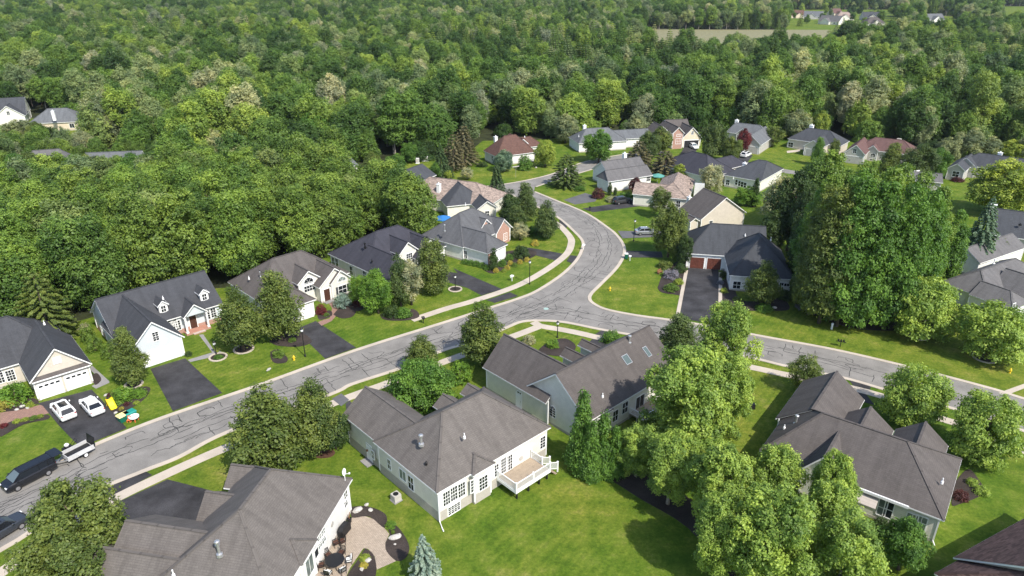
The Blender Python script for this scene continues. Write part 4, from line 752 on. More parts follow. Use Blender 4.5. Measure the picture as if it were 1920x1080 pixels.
def crown(kind, R, H, cb, n, leaf, lobes, lr, seed, flat=.75, fill=.8, zbias=.25, jag=.0, inner=(.45, .9), per=9, puff=1.5):
    rng = np.random.default_rng(seed); t = []
    while len(t) < lobes:
        q = rng.uniform(.03, .97)
        if rng.uniform() < prof(kind, q)**1.3+.06: t.append(q)
    t = np.sort(np.array(t)); ang = np.arange(lobes)*2.39996+rng.uniform(-.5, .5, lobes)
    rad = prof(kind, t)*R*np.sqrt(rng.uniform(inner[0]**2, inner[1]**2, lobes)); rad *= 1+jag*rng.uniform(-1, .6, lobes)
    c = np.stack([rad*np.cos(ang), rad*np.sin(ang), H*(cb+(1-cb)*t)-.35*lr*t], 1)
    L = lr*rng.uniform(.65, 1.3, lobes)*(.6+.4*prof(kind, t)); lt = rng.normal(0, .2, lobes)
    ns = max(lobes*3, int(n/per)); w = L**2; sl = rng.choice(lobes, ns, p=w/w.sum())       # twig clusters on every limb's shell
    d = rng.normal(size=(ns, 3)); d[:, 2] += zbias; d /= np.linalg.norm(d, axis=1, keepdims=True)
    sp = c[sl]+d*(L[sl]*(fill+(1.1-fill)*rng.uniform(0, 1, ns)**.6))[:, None]*np.array([1, 1, flat])
    keep = np.ones(ns, bool)
    for j in range(lobes):
        dd = (sp-c[j])/np.array([1, 1, flat]); keep &= ((dd*dd).sum(1) > (L[j]*.6)**2) | (sl == j)
    sp, d, sl = sp[keep], d[keep], sl[keep]; st = rng.normal(0, .11, len(sp))
    li = np.repeat(np.arange(len(sp)), per); m = len(li); sr = leaf*puff*rng.uniform(.7, 1.3, len(sp))
    p = sp[li]+rng.normal(size=(m, 3))*sr[li][:, None]*np.array([1, 1, .7])
    nrm = d[li]*1.0+rng.normal(size=(m, 3))*.5+np.array([0, 0, .5])
    tint = np.clip(.5+lt[sl[li]]+st[li]+rng.normal(0, .13, m), 0, 1)
    rq = np.hypot(p[:, 0], p[:, 1]); kx = R/np.quantile(rq, .985); z1 = np.quantile(p[:, 2], .998); z0 = H*cb
    def norm(q): q = q.copy(); q[:, :2] *= kx; q[:, 2] = z0+(q[:, 2]-z0)*(H-z0)/(z1-z0); return q
    p = norm(p); c = norm(c)
    return quads(p, nrm, leaf, rng), tint, c
def conifer(R, H, n, leaf, seed, tiers=22, droop=.25, cb=.04, power=.85):
    rng = np.random.default_rng(seed); P_, N_, T_ = [], [], []
    per = n/tiers
    for k in range(tiers):
        t = k/(tiers-1); z = H*(cb+(1-cb)*t); L = R*(1-t)**power*rng.uniform(.85, 1.1)+.12; nb = max(5, int(5+9*(1-t)))
        m = max(12, int(2*per*(1-t)+10)); bi = rng.integers(0, nb, m); a = (bi+rng.uniform(-.12, .12, m))*2*np.pi/nb+k*.7
        s = rng.uniform(.12, 1, m)**.6; lt = rng.normal(0, .14, nb)
        wob = 1+.18*np.sin(bi*7.3+k)
        x = L*s*wob; p = np.stack([x*np.cos(a), x*np.sin(a), z-droop*x*s+rng.normal(0, .06, m)*leaf*3], 1)
        P_.append(p); N_.append(np.stack([np.cos(a)*.5, np.sin(a)*.5, np.full(m, .9)], 1)+rng.normal(size=(m, 3))*.45); T_.append(np.clip(.5+lt[bi]+rng.normal(0, .15, m)+.12*(s > .8), 0, 1))
    p = np.concatenate(P_); return quads(p, np.concatenate(N_), leaf, rng, .5), np.concatenate(T_), None
def qmesh(name, V, tint, mat, extra=None, mat2=None):
    n = len(tint); me = bpy.data.meshes.new(name); ev = len(extra.v) if extra else 0
    faces = np.arange(n*4).reshape(-1, 4)
    if extra:
        fl = [tuple(f) for f in faces.tolist()]+[tuple(i+n*4 for i in f) for f in extra.f]; me.from_pydata(V.tolist()+extra.v, [], fl)
    else: me.from_pydata(V.tolist(), [], faces.tolist())
    me.materials.append(mat)
    if extra:
        me.materials.append(mat2); me.polygons.foreach_set('material_index', [0]*n+[1]*len(extra.f))
    at = me.attributes.new('tint', 'FLOAT', 'FACE'); at.data.foreach_set('value', np.concatenate([tint, np.full(len(me.polygons)-n, .5)]).astype(np.float32))
    me.update(); return me
def trunk(H, cb, R, c, seed, r0=.2, top=.8, limbs=7, lean=.03):
    r = random.Random(seed); mb = MB(); k = 5; pts = []; x = y = 0
    for i in range(k+1):
        z = H*top*i/k; pts.append((x, y, z-.1)); x += r.uniform(-1, 1)*lean*H/k; y += r.uniform(-1, 1)*lean*H/k
    mb.tube(pts, [r0*(1.25 if i == 0 else 1-.8*i/k) for i in range(k+1)], 7)
    if c is not None:
        for j in r.sample(range(len(c)), min(limbs, len(c))):
            q = c[j]; zs = max(H*.12, min(H*top*.9, q[2]-math.hypot(q[0], q[1])*.8)); i = min(k-1, int(zs/(H*top)*k)); f = zs/(H*top)*k-i
            p = [pts[i][a]*(1-f)+pts[i+1][a]*f for a in (0, 1)]+[zs]
            mid = [(p[a]+q[a])/2 for a in (0, 1)]+[(zs+q[2])/2-.1*abs(q[0])]
            mb.tube([p, mid, tuple(q)], [r0*.4, r0*.25, r0*.08], 5, cap=False)
    return mb
ARCH = {}
def arch(key, kind, R, H, cb, n, leaf, lobes, lr, variants=2, bark='bark', r0=.2, con=None, **kw):
    lst = []
    for v in range(variants):
        sd = 1000*len(ARCH)+v*17+3
        if con: V, t, c = conifer(R, H, n, leaf, sd, **con)
        else: V, t, c = crown(kind, R, H, cb, n, leaf, lobes, lr, sd, **kw)
        tr = trunk(H, cb, R, c, sd, r0, top=.75 if not con else .9)
        lst.append((qmesh('crown', V, t, M['leaf']), tr.data('trunk', M[bark], True), R, H))
    ARCH[key] = lst
arch('pear', 'oval', 2.6, 8, .13, 20000, .115, 60, .75, 3, flat=.9, jag=.28, fill=.7)
arch('broad', 'round', 3.4, 8, .14, 26000, .125, 52, 1.0, 3, flat=.82, jag=.3, fill=.72)
arch('locust', 'big', 4.2, 13, .10, 42000, .135, 70, 1.05, 4, r0=.26, bark='pale_bark', flat=1.0, jag=.4, inner=(.4, .98), fill=.62)
arch('layered', 'spread', 4.0, 7, .10, 26000, .14, 90, .95, 2, flat=.42, jag=.18, zbias=.5)
arch('tall', 'column', 3.6, 17, .07, 34000, .16, 110, 1.15, 3, r0=.22, flat=.6, jag=.15, zbias=.3, inner=(.6, .97))
arch('thin', 'round', 2.5, 7, .16, 9000, .115, 45, .7, 2, flat=.85, jag=.3, fill=.5)
arch('spruce', '', 2.4, 8, .0, 15000, .15, 0, 0, 2, con=dict(tiers=24))
arch('pine', '', 3.6, 10, .0, 16000, .19, 0, 0, 2, con=dict(tiers=14, droop=.05, cb=.1, power=.6))
arch('arbor', 'cone', 1.6, 6.5, .0, 18000, .10, 110, .45, 2, flat=1.25, zbias=.5, inner=(.55, .95))
arch('cypress', 'column', .7, 4, .0, 4000, .09, 40, .3, 1, flat=1.3)
arch('bush', 'dome', 1.0, 1.25, .05, 3600, .07, 40, .34, 3, flat=.85, inner=(.5, .85))
arch('globe', 'dome', 1.0, 1.5, .05, 5000, .055, 90, .25, 2, flat=.9, inner=(.72, .82))
PAL = dict(olive=(.072,.100,.022), dark=(.052,.080,.022), bright=(.142,.206,.038), lime=(.150,.195,.030), mid=(.075,.125,.020), green=(.058,.118,.018), maple=(.080,.150,.018), pale=(.20,.21,.12), blue=(.135,.185,.155), fir=(.040,.070,.026), brownfir=(.085,.082,.042), red=(.085,.016,.018), wine=(.055,.02,.02), gold=(.24,.215,.04), lav=(.13,.13,.16), teal=(.085,.135,.085), deep=(.030,.055,.014), willow=(.13,.155,.075))
def plant(kind, name, label, cat, base, top, wpx, col, group=None, hmin=.4, h=None, r=None):
    """a tree or shrub standing at the surveyed foot point; height and spread from its size in the photograph"""
    x, y = G(*base); H = h or max(hmin, hgt(top, x, y)); R = r or wpx/2*depth(x, y, H/2)/F
    lst = ARCH[kind]; k = int(abs(x*7.3+y*3.1)) % len(lst); cm, tm, R0, H0 = lst[k]
    root = empty(name, (x, y, 0), (x*1.7+y*.9) % 6.28, (R/R0, R/R0, H/H0)); tag(root, label, cat, group)
    c = link('crown' if cat in ('tree', 'conifer') else 'foliage', cm, root); c.color = (*[min(.9, q*1.75) for q in PAL[col]], 1); tr = link('trunk' if cat in ('tree', 'conifer') else 'stem', tm, root)
    return root
ST = 'trees standing in the yards and along the streets'
def T(kind, label, base, top, w, col, cat='tree', name=None, **kw):
    nm = name or {'pear': 'pear_tree', 'broad': 'shade_tree', 'locust': 'locust_tree', 'layered': 'layered_tree', 'tall': 'tall_tree', 'thin': 'blossom_tree', 'spruce': 'spruce_tree', 'pine': 'pine_tree', 'arbor': 'arborvitae', 'cypress': 'cypress'}[kind]
    return plant(kind, nm, label, cat, base, top, w, col, ST, **kw)
T('pear', 'slim olive tree in front of the pale blue house garage', (251,721), 617, 66, 'olive')
T('pear', 'olive pyramidal tree in an edged ring bed beside the pale blue house', (457,656), 539, 84, 'olive'); T('pear', 'taller olive pyramidal tree left of the brown roofed house garage', (528,636), 511, 88, 'olive')
T('broad', 'bright green maple beside the blue spruce globe of the brown roofed house', (710,588), 506, 66, 'maple'); T('thin', 'small bright green tree tight against the brown roofed house end', (674,570), 516, 42, 'maple')
T('pear', 'dark olive tree left of the pair before the navy roofed house', (752,575), 478, 50, 'dark'); T('thin', 'pale blossoming tree before the navy roofed house front door', (772,572), 490, 50, 'pale')
T('pear', 'tree with pale flower clusters beside the navy roofed house driveway', (813,549), 449, 70, 'olive'); T('thin', 'pale blossom haze tree behind the driveway tree at the navy roofed house', (806,545), 455, 52, 'pale')
T('pear', 'round olive tree on the lawn inside the road bend', (1024,448), 376, 48, 'dark'); T('pear', 'dark olive tree behind the round one inside the bend', (985,415), 343, 46, 'dark'); T('pear', 'dark tree in front of the spruce at the bend', (956,424), 356, 44, 'deep')
T('pear', 'dark tree nearest the brick gables inside the bend', (968,440), 385, 44, 'dark'); T('thin', 'pale small tree hugging the brick gabled house front', (975,450), 418, 36, 'pale')
T('spruce', 'tall dark spruce above the tan roof at the bend', (931,372), 303, 40, 'fir', 'conifer'); T('pine', 'dark broad pine on the corner lawn by the road fork', (1062,350), 287, 64, 'dark', 'conifer')
T('pear', 'grey green street tree left of the skylight house', (905,684), 570, 92, 'olive'); T('pear', 'small grey green street tree above the near pavement', (793,700), 629, 66, 'olive')
T('layered', 'flat layered green tree in front of the deck house', (790,778), 680, 126, 'green'); T('pear', 'big dark olive tree by the pavement above the large taupe roof', (514,882), 733, 150, 'olive'); T('pear', 'tree in a red mulch ring beside the deck house', (600,850), 712, 98, 'olive'); T('broad', 'dark green companion behind the red mulch ring tree', (630,842), 770, 60, 'deep')
T('broad', 'wide olive tree at the bottom left corner by the parked dark car', (172,1072), 905, 170, 'olive'); T('broad', 'lower olive tree in the bottom left corner below the wide one', (135,1140), 1000, 160, 'olive')
T('pear', 'dark tree beyond the skylight roof by the side street', (1268,672), 592, 78, 'dark')
T('locust', 'tall bright tree overlapping the side street, farthest of the bright row', (1350,748), 568, 108, 'bright'); T('locust', 'huge bright tree beside the skylight house deck', (1280,852), 652, 168, 'bright'); T('locust', 'bright tree squeezed between the huge one and the dusky roof', (1345,840), 668, 104, 'bright')
T('locust', 'bright young tree behind its pale twin at the mulch strip', (1192,893), 800, 86, 'bright'); T('locust', 'bright tree with a pale bare trunk on the mulch strip', (1252,945), 818, 116, 'bright')
T('locust', 'bright tree at left of the bottom thicket above the lawn shadow', (1335,1010), 838, 130, 'bright'); T('locust', 'bright tree whose crown touches the dusky roof edge', (1436,985), 838, 108, 'bright'); T('locust', 'slim bright tree hiding the sunroom gable', (1537,1020), 850, 84, 'bright'); T('locust', 'bright tree in front at the bottom of the thicket', (1430,1130), 920, 170, 'bright'); T('locust', 'bright tree at right of the bottom thicket before the sunroom', (1528,1062), 905, 112, 'bright'); T('locust', 'low bright tree in the bottom right of the thicket', (1555,1150), 975, 150, 'bright'); T('locust', 'bright low crown at the bottom left of the thicket', (1335,1100), 930, 112, 'bright')
T('thin', 'small olive street tree at the dusky roof gable tip', (1505,738), 670, 66, 'olive'); T('layered', 'rounded bright street tree before the dusky roofed house', (1706,793), 694, 116, 'bright'); T('layered', 'rounded mid green street tree at the right picture edge', (1834,862), 745, 126, 'bright')
T('layered', 'left of two layered trees on the lawn before the dark clump', (1724,632), 525, 118, 'bright'); T('layered', 'right of two layered trees, in a ring bed on the shaded lawn', (1848,673), 572, 128, 'bright'); T('broad', 'green tree at the rear corner of the sunroom house', (1684,1068), 978, 96, 'green')
T('pear', 'olive rounded tree in front of the steel grey house', (1426,572), 490, 68, 'olive'); T('broad', 'olive tree beside the road drive left of the steel grey house', (1252,482), 382, 74, 'olive'); T('thin', 'thin airy tree at the tan roofed house corner', (1236,408), 352, 44, 'olive'); T('broad', 'dark tree between the olive tree and the steel grey house', (1280,500), 440, 34, 'deep')
CL = 'tall trees of the dark clump beside the steel grey house'
for k, (bx, by, tp, w, c) in enumerate([(1515,590,352,84,'olive'),(1514,545,345,84,'green'),(1535,606,352,100,'olive'),(1568,612,335,104,'green'),(1610,616,345,104,'green'),(1655,618,350,100,'green'),(1692,600,360,90,'mid'),(1520,560,330,90,'mid'),(1570,560,322,100,'green'),(1625,560,318,100,'green'),(1678,560,325,92,'mid'),(1722,540,352,76,'mid'),(1766,535,395,56,'green'),(1716,570,378,70,'green'),(1650,525,310,90,'mid')]):
    t_ = plant('tall', 'tall_tree', 'tall narrow tree packed into the dark clump beside the steel grey house', 'tree', (bx, by), tp, w*.94, c if k % 3 else ('olive', 'green', 'green', 'mid', 'green')[k//3 % 5], CL)
T('broad', 'dark rounded tree behind the steel grey house left of the clump', (1475,470), 322, 92, 'deep'); T('thin', 'whitish flowering tree in the gap by the clump', (1462,430), 330, 90, 'pale'); T('broad', 'green tree crowning the back of the clump top', (1535,430), 284, 110, 'mid'); T('broad', 'dark shaded tree over the steel grey roof', (1440,480), 396, 60, 'deep'); T('broad', 'dark tree in the gap between the steel grey house and the clump', (1492,530), 400, 64, 'deep'); T('broad', 'second dark tree deep in the gap by the steel grey house', (1500,490), 350, 70, 'deep'); T('broad', 'low dark tree at the front of the gap by the steel grey house', (1497,570), 505, 50, 'dark'); T('broad', 'mid green tree peeping over the clump before the rose red roof', (1610,440), 305, 100, 'mid')
T('spruce', 'blue green spruce standing left of the right edge dark roof', (1826,500), 368, 76, 'teal', 'conifer'); T('broad', 'yellow green rounded tree at the right edge before the grey gables', (1868,402), 300, 120, 'lime'); T('broad', 'small olive tree below the blue green spruce', (1868,490), 448, 44, 'olive')
T('pear', 'brownish tree before the rose red roofed house', (1664,335), 268, 46, 'olive'); T('broad', 'dark tree on the lawn right of the rose red roof', (1718,340), 270, 66, 'dark'); T('broad', 'green tree at the lawn edge before the grey gables', (1752,335), 278, 50, 'green')
T('broad', 'bright tree covering the front of the leftmost far row house', (1122,305), 243, 62, 'green'); T('pine', 'brown tinged pine between the white and brown roofs', (1195,318), 262, 60, 'brownfir', 'conifer'); T('broad', 'dark blue green tree before the brown roofed house', (1213,300), 246, 46, 'dark'); T('pine', 'brown tinged pine left of the navy roof', (1246,330), 280, 66, 'brownfir', 'conifer'); T('broad', 'olive tree before the brown roof left gable', (1235,290), 238, 46, 'olive'); T('broad', 'lime shrub tree below the brown tinged pine', (1275,338), 308, 34, 'lime')
T('broad', 'dark green tree right of the open garage', (1335,300), 228, 56, 'dark'); T('broad', 'olive tree between the two far driveways', (1368,304), 256, 40, 'olive'); T('broad', 'dark red tree at the far driveway with the white car', (1391,288), 241, 26, 'red'); T('thin', 'airy olive tree right of the white far car', (1448,275), 236, 40, 'olive'); T('pear', 'small tree before the slate roofed house, left', (1530,310), 258, 26, 'green'); T('pear', 'small tree before the slate roofed house, right', (1560,305), 261, 24, 'olive')
T('broad', 'big green tree between the navy roof and the clump', (1400,385), 350, 50, 'maple'); T('cypress', 'thin cypress by the row of white framed windows', (1412,388), 333, 16, 'deep'); T('cypress', 'narrow dark cypress before the tan roof', (1273,391), 361, 12, 'deep'); T('thin', 'pale flowering tree before the navy roofed house', (1330,370), 308, 50, 'pale'); T('cypress', 'taller of two cone shrubs at the white garage', (1143,366), 342, 10, 'deep'); T('cypress', 'shorter of two cone shrubs at the white garage', (1153,367), 351, 8, 'deep'); T('broad', 'dark red tree beside the white house wall', (1192,362), 333, 28, 'wine')
T('broad', 'grey green tree before the red roofed house', (945,322), 281, 40, 'teal'); T('broad', 'lime tree right of the red roofed house', (1022,313), 264, 42, 'lime'); T('spruce', 'dark spruce left of the red roofed house, nearest', (828,332), 270, 44, 'fir', 'conifer'); T('pine', 'brown tinged pine left of the red roofed house', (852,320), 248, 48, 'brownfir', 'conifer'); T('pine', 'second brown tinged pine nearer the woods', (872,308), 232, 56, 'brownfir', 'conifer'); T('thin', 'bare greyish shrub tree on the lane lawn', (876,337), 314, 26, 'pale'); T('broad', 'small green tree by the lane end', (818,336), 305, 26, 'green'); T('broad', 'small lime tree by the lane end', (840,336), 320, 16, 'lime')
T('broad', 'green tree at the lane corner beside the smooth grey roof', (745,325), 288, 40, 'green'); T('broad', 'brownish tree at the lane corner left of the smooth grey roof', (700,325), 286, 36, 'olive')
T('broad', 'olive tree in front of the far left cream gable', (40,262), 225, 62, 'willow'); T('broad', 'dark tree in front of the far left grey roof', (75,268), 228, 36, 'olive')
for k, (bx, by, tp, w, c, lb) in enumerate([(1772,302,258,46,'willow','pale willow at the woods edge left of the grey gables'),(1812,300,240,56,'willow','largest pale willow behind the grey gables'),(1850,298,256,50,'willow','pale willow right of the largest behind the grey gables'),(1890,300,262,44,'lime','lime tree behind the ridge of the grey gabled house'),(1925,302,250,50,'willow','pale willow at the right edge behind the grey gabled house'),(1745,294,262,40,'deep','dark tree at the woods edge above the lawn hoop'),(770,304,268,40,'green','green bushy tree behind the utility cabinets'),(800,296,262,44,'deep','dark bushy tree behind the utility cabinets'),(1190,262,212,50,'willow','pale willow behind the leftmost far row house'),(1060,268,214,52,'willow','pale willow left of the leftmost far row house'),(1490,262,205,58,'willow','grey green willow behind the slate roofed house'),(1535,258,208,34,'lime','lime tree behind the slate roofed house ridge'),(630,250,140,70,'pale','pale grey crown standing out of the woods'),(760,275,160,84,'willow','tan grey crown at the woods front'),(595,300,205,62,'green','dark green rounded tree in the thicket by the lane'),(215,270,168,84,'willow','pale willow right of the far left grey roof')]): T('broad', lb, (bx, by), tp, w, c)
T('pine', 'dark pine at the woods corner behind the slate roofed house', (100,640), 505, 110, 'olive', 'conifer')
AV = 'arborvitae of the clump between the deck house and the mulch strip'
for bx, by, tp, w in ((1088,880,733,60), (1126,888,775,56), (1150,893,800,44), (1105,895,790,50), (1075,868,800,36)): plant('arbor', 'arborvitae', 'bright green arborvitae in the dense clump right of the deck house', 'conifer', (bx, by), tp, w, 'green', AV)
plant('spruce', 'spruce_tree', 'silvery blue spruce at the bottom edge by the patio bed', 'conifer', (797,1092), 1003, 74, 'blue', ST)
SH = 'shrubs in the garden beds'
def S(kind, label, base, w, col, hf=1.0, name='shrub'):
    x, y = G(*base); R = w/2*depth(x, y)/F
    return plant(kind, name, label, 'shrub', base, 0, w, col, SH, h=max(.35, R*1.15*hf), r=R)
S('globe', 'clipped round shrub on the pale blue house side lawn, foremost', (207,669), 32, 'mid', 1.5); S('globe', 'clipped round shrub on the pale blue house side lawn, middle', (180,656), 32, 'mid', 1.5); S('bush', 'taller loose shrub on the pale blue house side lawn, rearmost', (167,640), 28, 'mid', 2.0); S('bush', 'pale white flowering bush at the pale blue house corner', (160,622), 24, 'pale', 1.2)
S('bush', 'wide bright green spreading shrub in the kerbside bed', (232,748), 48, 'maple', .8); S('bush', 'bright green shrub lump at the right of the kerbside bed', (262,742), 32, 'maple', .8); S('bush', 'small red shrub beside the yellow slide', (207,742), 12, 'wine'); S('bush', 'small purple shrub in the kerbside bed', (238,760), 12, 'wine'); S('bush', 'small lime tuft in the kerbside bed', (256,757), 13, 'lime', .7); S('bush', 'small yellow tuft above the toy boxes', (228,768), 10, 'gold')
S('broad' if 0 else 'bush', 'bright layered shrub at the slate roofed house window', (33,752), 58, 'maple', 1.1); S('bush', 'yellow tinged shrub by the left picture edge', (10,764), 34, 'gold', .9); S('bush', 'small lime shrub at the garage bed end', (57,762), 16, 'lime')
for q, w, c, t in (((32,792),16,'lime','leftmost'), ((47,788),14,'lime','second'), ((63,786),16,'mid','third'), ((8,800),16,'red','dark red, at left edge'), ((76,782),13,'lime','last')): S('bush', 'low edging shrub along the front lawn bed, '+t, q, w, c, .7)
S('bush', 'dark shrub right of the pale blue garage', (354,667), 14, 'deep', 1.2); S('bush', 'low shrub in the ring bed at the lamp path', (410,672), 18, 'green', .7); S('globe', 'round dark red barberry by the brown roofed garage', (603,588), 22, 'red', 1.5); S('bush', 'blue spruce globe before the arched windows', (642,574), 36, 'blue', 1.2); S('bush', 'dark red low shrubs right of the blue globe', (671,572), 24, 'wine', .8)
S('bush', 'wide clipped yew in a mulch bed by the pavement', (735,592), 36, 'deep', 1.0); S('bush', 'second half of the wide yew hedge by the pavement', (757,593), 34, 'green', .9); S('bush', 'small shrub in the island bed by the street lamp', (523,668), 24, 'mid', .9); S('bush', 'small shrub under the pyramidal trees by the driveway', (548,640), 16, 'mid', .8); S('bush', 'tiny shrub in the lawn bed by the path', (612,592), 12, 'mid', .8)
for k, (x, y) in enumerate(((872,494),(882,496),(893,498),(904,501),(914,505))): plant('globe', 'boxwood', 'clipped boxwood in the row along the grey roofed house wall', 'shrub', (x, y), 0, 0, 'green', 'boxwood row at the grey roofed house', h=.95, r=.85)
T('cypress', 'dark arborvitae at the brick corner of the grey roofed house', (925,507), 465, 18, 'deep')
for q, w, c, t in (((1003,460),16,'gold','on the lawn edge above the driveway'), ((988,490),12,'gold','near the lamp post'), ((975,494),12,'gold','second from the lamp post'), ((957,496),12,'gold','middle of the front row'), ((951,505),12,'gold','lower, before the clipped globe'), ((930,510),12,'gold','at the left end of the row'), ((945,510),10,'lime','between the left end and the globe'), ((965,500),12,'mid','dark, in the middle')): S('globe', 'rounded yellow bed shrub '+t if c == 'gold' else 'rounded green bed shrub '+t, q, w, c, 1.2)
S('globe', 'large clipped globe at the brick corner bed', (941,499), 18, 'green', 1.4); S('globe', 'clipped globe against the brick gable wall', (955,488), 16, 'green', 1.4); S('bush', 'dark spreading shrub tree by the brick gables', (978,483), 34, 'deep', 1.2); S('bush', 'long green shrub mass left of the bend tree', (1000,438), 36, 'green', .7); S('bush', 'second green shrub mass under the bend tree', (1018,446), 30, 'green', .6)
S('globe', 'big clipped round shrub by the skylight house wing', (863,714), 46, 'maple', 1.5); S('bush', 'dark shrubs below the layered tree', (808,776), 40, 'deep', .9); S('bush', 'bright shrub against the skylight house wing wall', (948,712), 40, 'maple', .9); S('bush', 'bright shrub in the skylight house front bed', (1036,650), 26, 'maple', 1.0); S('thin' if 0 else 'bush', 'pale shrub in the skylight house front bed', (992,644), 26, 'pale', 1.2); S('bush', 'green shrub behind the skylight roof ridge', (1145,640), 40, 'green', .9)
S('bush', 'dark green shrub at the sunroom windows', (1650,992), 34, 'deep', 1.3); S('bush', 'dark red shrubs at the dusky roof right corner', (1800,935), 30, 'wine', 1.1); S('bush', 'pale green shrub at the right corner bed, nearer the house', (1822,908), 22, 'bright', 1.0); S('bush', 'pale green spreading shrub at the right corner bed, outermost', (1840,925), 30, 'bright', .8)
S('bush', 'lavender dome shrub left of the red garage doors', (1258,520), 32, 'lav', .8); S('bush', 'olive shrub at the top of the garage bed', (1246,502), 30, 'olive', .8); S('bush', 'green shrub in the front of the garage bed', (1258,544), 30, 'mid', .7); S('bush', 'lime shrub in the garage bed, right side', (1272,532), 20, 'lime', .9); S('bush', 'dark shrub hugging the red garage left wall', (1275,510), 24, 'deep', 1.3); S('globe', 'dark clipped shrub right of the red garage', (1356,520), 16, 'deep', 1.4); S('bush', 'grey round shrub along the long driveway', (1350,533), 14, 'lav', 1.0); S('bush', 'lime shrub at the long driveway corner', (1357,548), 16, 'lime', .9); S('bush', 'low shrub near the steel grey house corner', (1382,564), 18, 'olive', .8); S('bush', 'green shrub at the olive tree foot', (1432,582), 34, 'green', .7); S('bush', 'dark shrub under the steel grey house windows', (1472,560), 34, 'deep', .9); S('bush', 'greyish shrub at the edge of the clump bed', (1505,578), 30, 'lav', .9)
S('globe', 'very large clipped globe before the red roofed house', (984,318), 30, 'green', 1.6); S('bush', 'dark shrubs along the red roofed house wall', (905,312), 22, 'deep', .7); S('globe', 'brownish globe bush beside the white garage', (1121,371), 26, 'wine', 1.3); S('bush', 'low hedge along the white house wall', (1172,372), 34, 'green', .6); S('bush', 'pale shrubs at the dark car driveway', (1148,378), 26, 'pale', .7); S('bush', 'lime shrub right of the dark red tree', (1208,370), 18, 'lime', .7); S('bush', 'lawn shrub left of the white garage path', (1087,357), 24, 'green', .6); S('bush', 'rounded dark shrub left of the far lawn', (98,262), 36, 'deep', 1.2); S('bush', 'dark low shrubs under the grey gables', (1280,0+333), 16, 'lime', .8); S('bush', 'dark shrubs below the far right grey gables', (1795,340), 24, 'wine', .6)
S('bush', 'green tuft at the patio bed edge', (733,988), 22, 'maple', .9); S('bush', 'lime low shrub inside the triangular patio bed', (684,1048), 22, 'lime', .6); S('bush', 'second lime shrub inside the triangular patio bed', (682,1062), 18, 'gold', .5); S('bush', 'small shrub in the round patio bed', (737,1000), 8, 'mid')
# ---------------------------------------------------------------- woods
for k in range(12):
    plant('broad', 'thicket_tree', 'low green tree in the thicket between the left woods and the far left grey roofs', 'tree', (18+27*k, 352+(k*7) % 11), 284+(k*5) % 9+(4 if k > 5 else 0), 62+(k*13) % 20, ('mid', 'green', 'olive', 'bright')[k % 4], 'low trees beyond the left woods')
FV = []
def fvar(kind, R, H, cb, n, leaf, lobes, lr, con=None, bark='bark', r0=.2, **kw):
    sd = 50000+len(FV)*31
    if con: V, t, c = conifer(R, H, n, leaf, sd, **con)
    else: V, t, c = crown(kind, R, H, cb, n, leaf, lobes, lr, sd, **kw)
    tr = trunk(H, cb, R, c, sd, r0, top=.78 if not con else .9, limbs=5)
    FV.append((qmesh('woodland_tree', V, t, M['wood_leaf'], tr, M[bark]), qmesh('crown', V, t, M['wood_leaf']), tr.data('trunk', M[bark], True)))
fvar('big', 5.0, 15, .10, 25000, .20, 55, 1.7, flat=.85, jag=.28, fill=.72); fvar('round', 5.4, 14, .08, 25000, .20, 45, 1.9, flat=.8, jag=.25); fvar('big', 4.2, 17, .22, 20000, .195, 45, 1.5, bark='pale_bark', flat=.9, jag=.35, fill=.7); fvar('oval', 4.6, 16, .12, 22000, .195, 55, 1.5, flat=.85, jag=.28); fvar('spread', 5.6, 13, .08, 24000, .20, 45, 1.8, flat=.65, jag=.3)
fvar('big', 4.6, 16, .35, 13000, .195, 40, 1.5, bark='pale_bark', flat=.85, jag=.4, fill=.55); fvar('round', 4.8, 12, .04, 22000, .195, 45, 1.7, flat=.85, jag=.25); fvar('', 3.6, 17, 0, 17000, .25, 0, 0, con=dict(tiers=20, droop=.12, power=.7)); fvar('dome', 4.4, 6, .02, 16000, .195, 38, 1.5, flat=.85, jag=.25)
WL = 'trees of the woods behind the houses'
def inpoly(x, y, pg):
    c = False; n = len(pg); j = n-1
    for i in range(n):
        xi, yi = pg[i]; xj, yj = pg[j]
        if (yi > y) != (yj > y) and x < (xj-xi)*(y-yi)/(yj-yi)+xi: c = not c
        j = i
    return c
left_poly = [G(-420,760), G(-40,622), H1.W(-12,22.5), H1.W(0,22.5), H2.W(-9,23), H2.W(10,22.5), H3.W(-5,21.5), H3.W(11,21.5), H4.W(0,16), H4.W(15,16.5), H5.W(0,21), H5.W(10,21), G(785,445), G(760,428), G(715,402), G(685,388), G(640,362), G(430,345), G(200,385), G(0,398), G(-500,410)]
mid_poly = [G(-300,400), G(0,388), G(200,376), G(430,338), G(640,342), G(690,318), G(640,322), G(300,310), G(178,292), G(165,276), G(150,285), G(60,285), G(0,280), G(-300,290)]
back_poly = [G(-700,262), G(-30,238), G(-30,216), G(150,228), G(172,285), G(300,305), G(640,318), G(690,312), G(780,302), G(800,296), G(880,285), G(905,264), G(1010,262), G(1060,257), G(1200,248), G(1330,248), G(1450,256), G(1590,264), G(1700,278), G(1780,284), G(1920,284), G(2500,300), (1500, 300), (1900, 2300), (-1900, 2300), (-1500, 300)]
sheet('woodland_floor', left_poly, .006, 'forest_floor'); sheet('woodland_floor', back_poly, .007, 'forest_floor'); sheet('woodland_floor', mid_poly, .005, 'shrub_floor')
field = [G(1200,118), G(1552,118), G(1556,56), G(1196,55)]; estate = [G(1478,92), G(1690,92), G(1680,18), G(1470,18)]; estate2 = [G(1725,84), G(1796,84), G(1792,30), G(1722,30)]; farlawn = [G(1870,62), G(1965,62), G(1965,12), G(1870,12)]
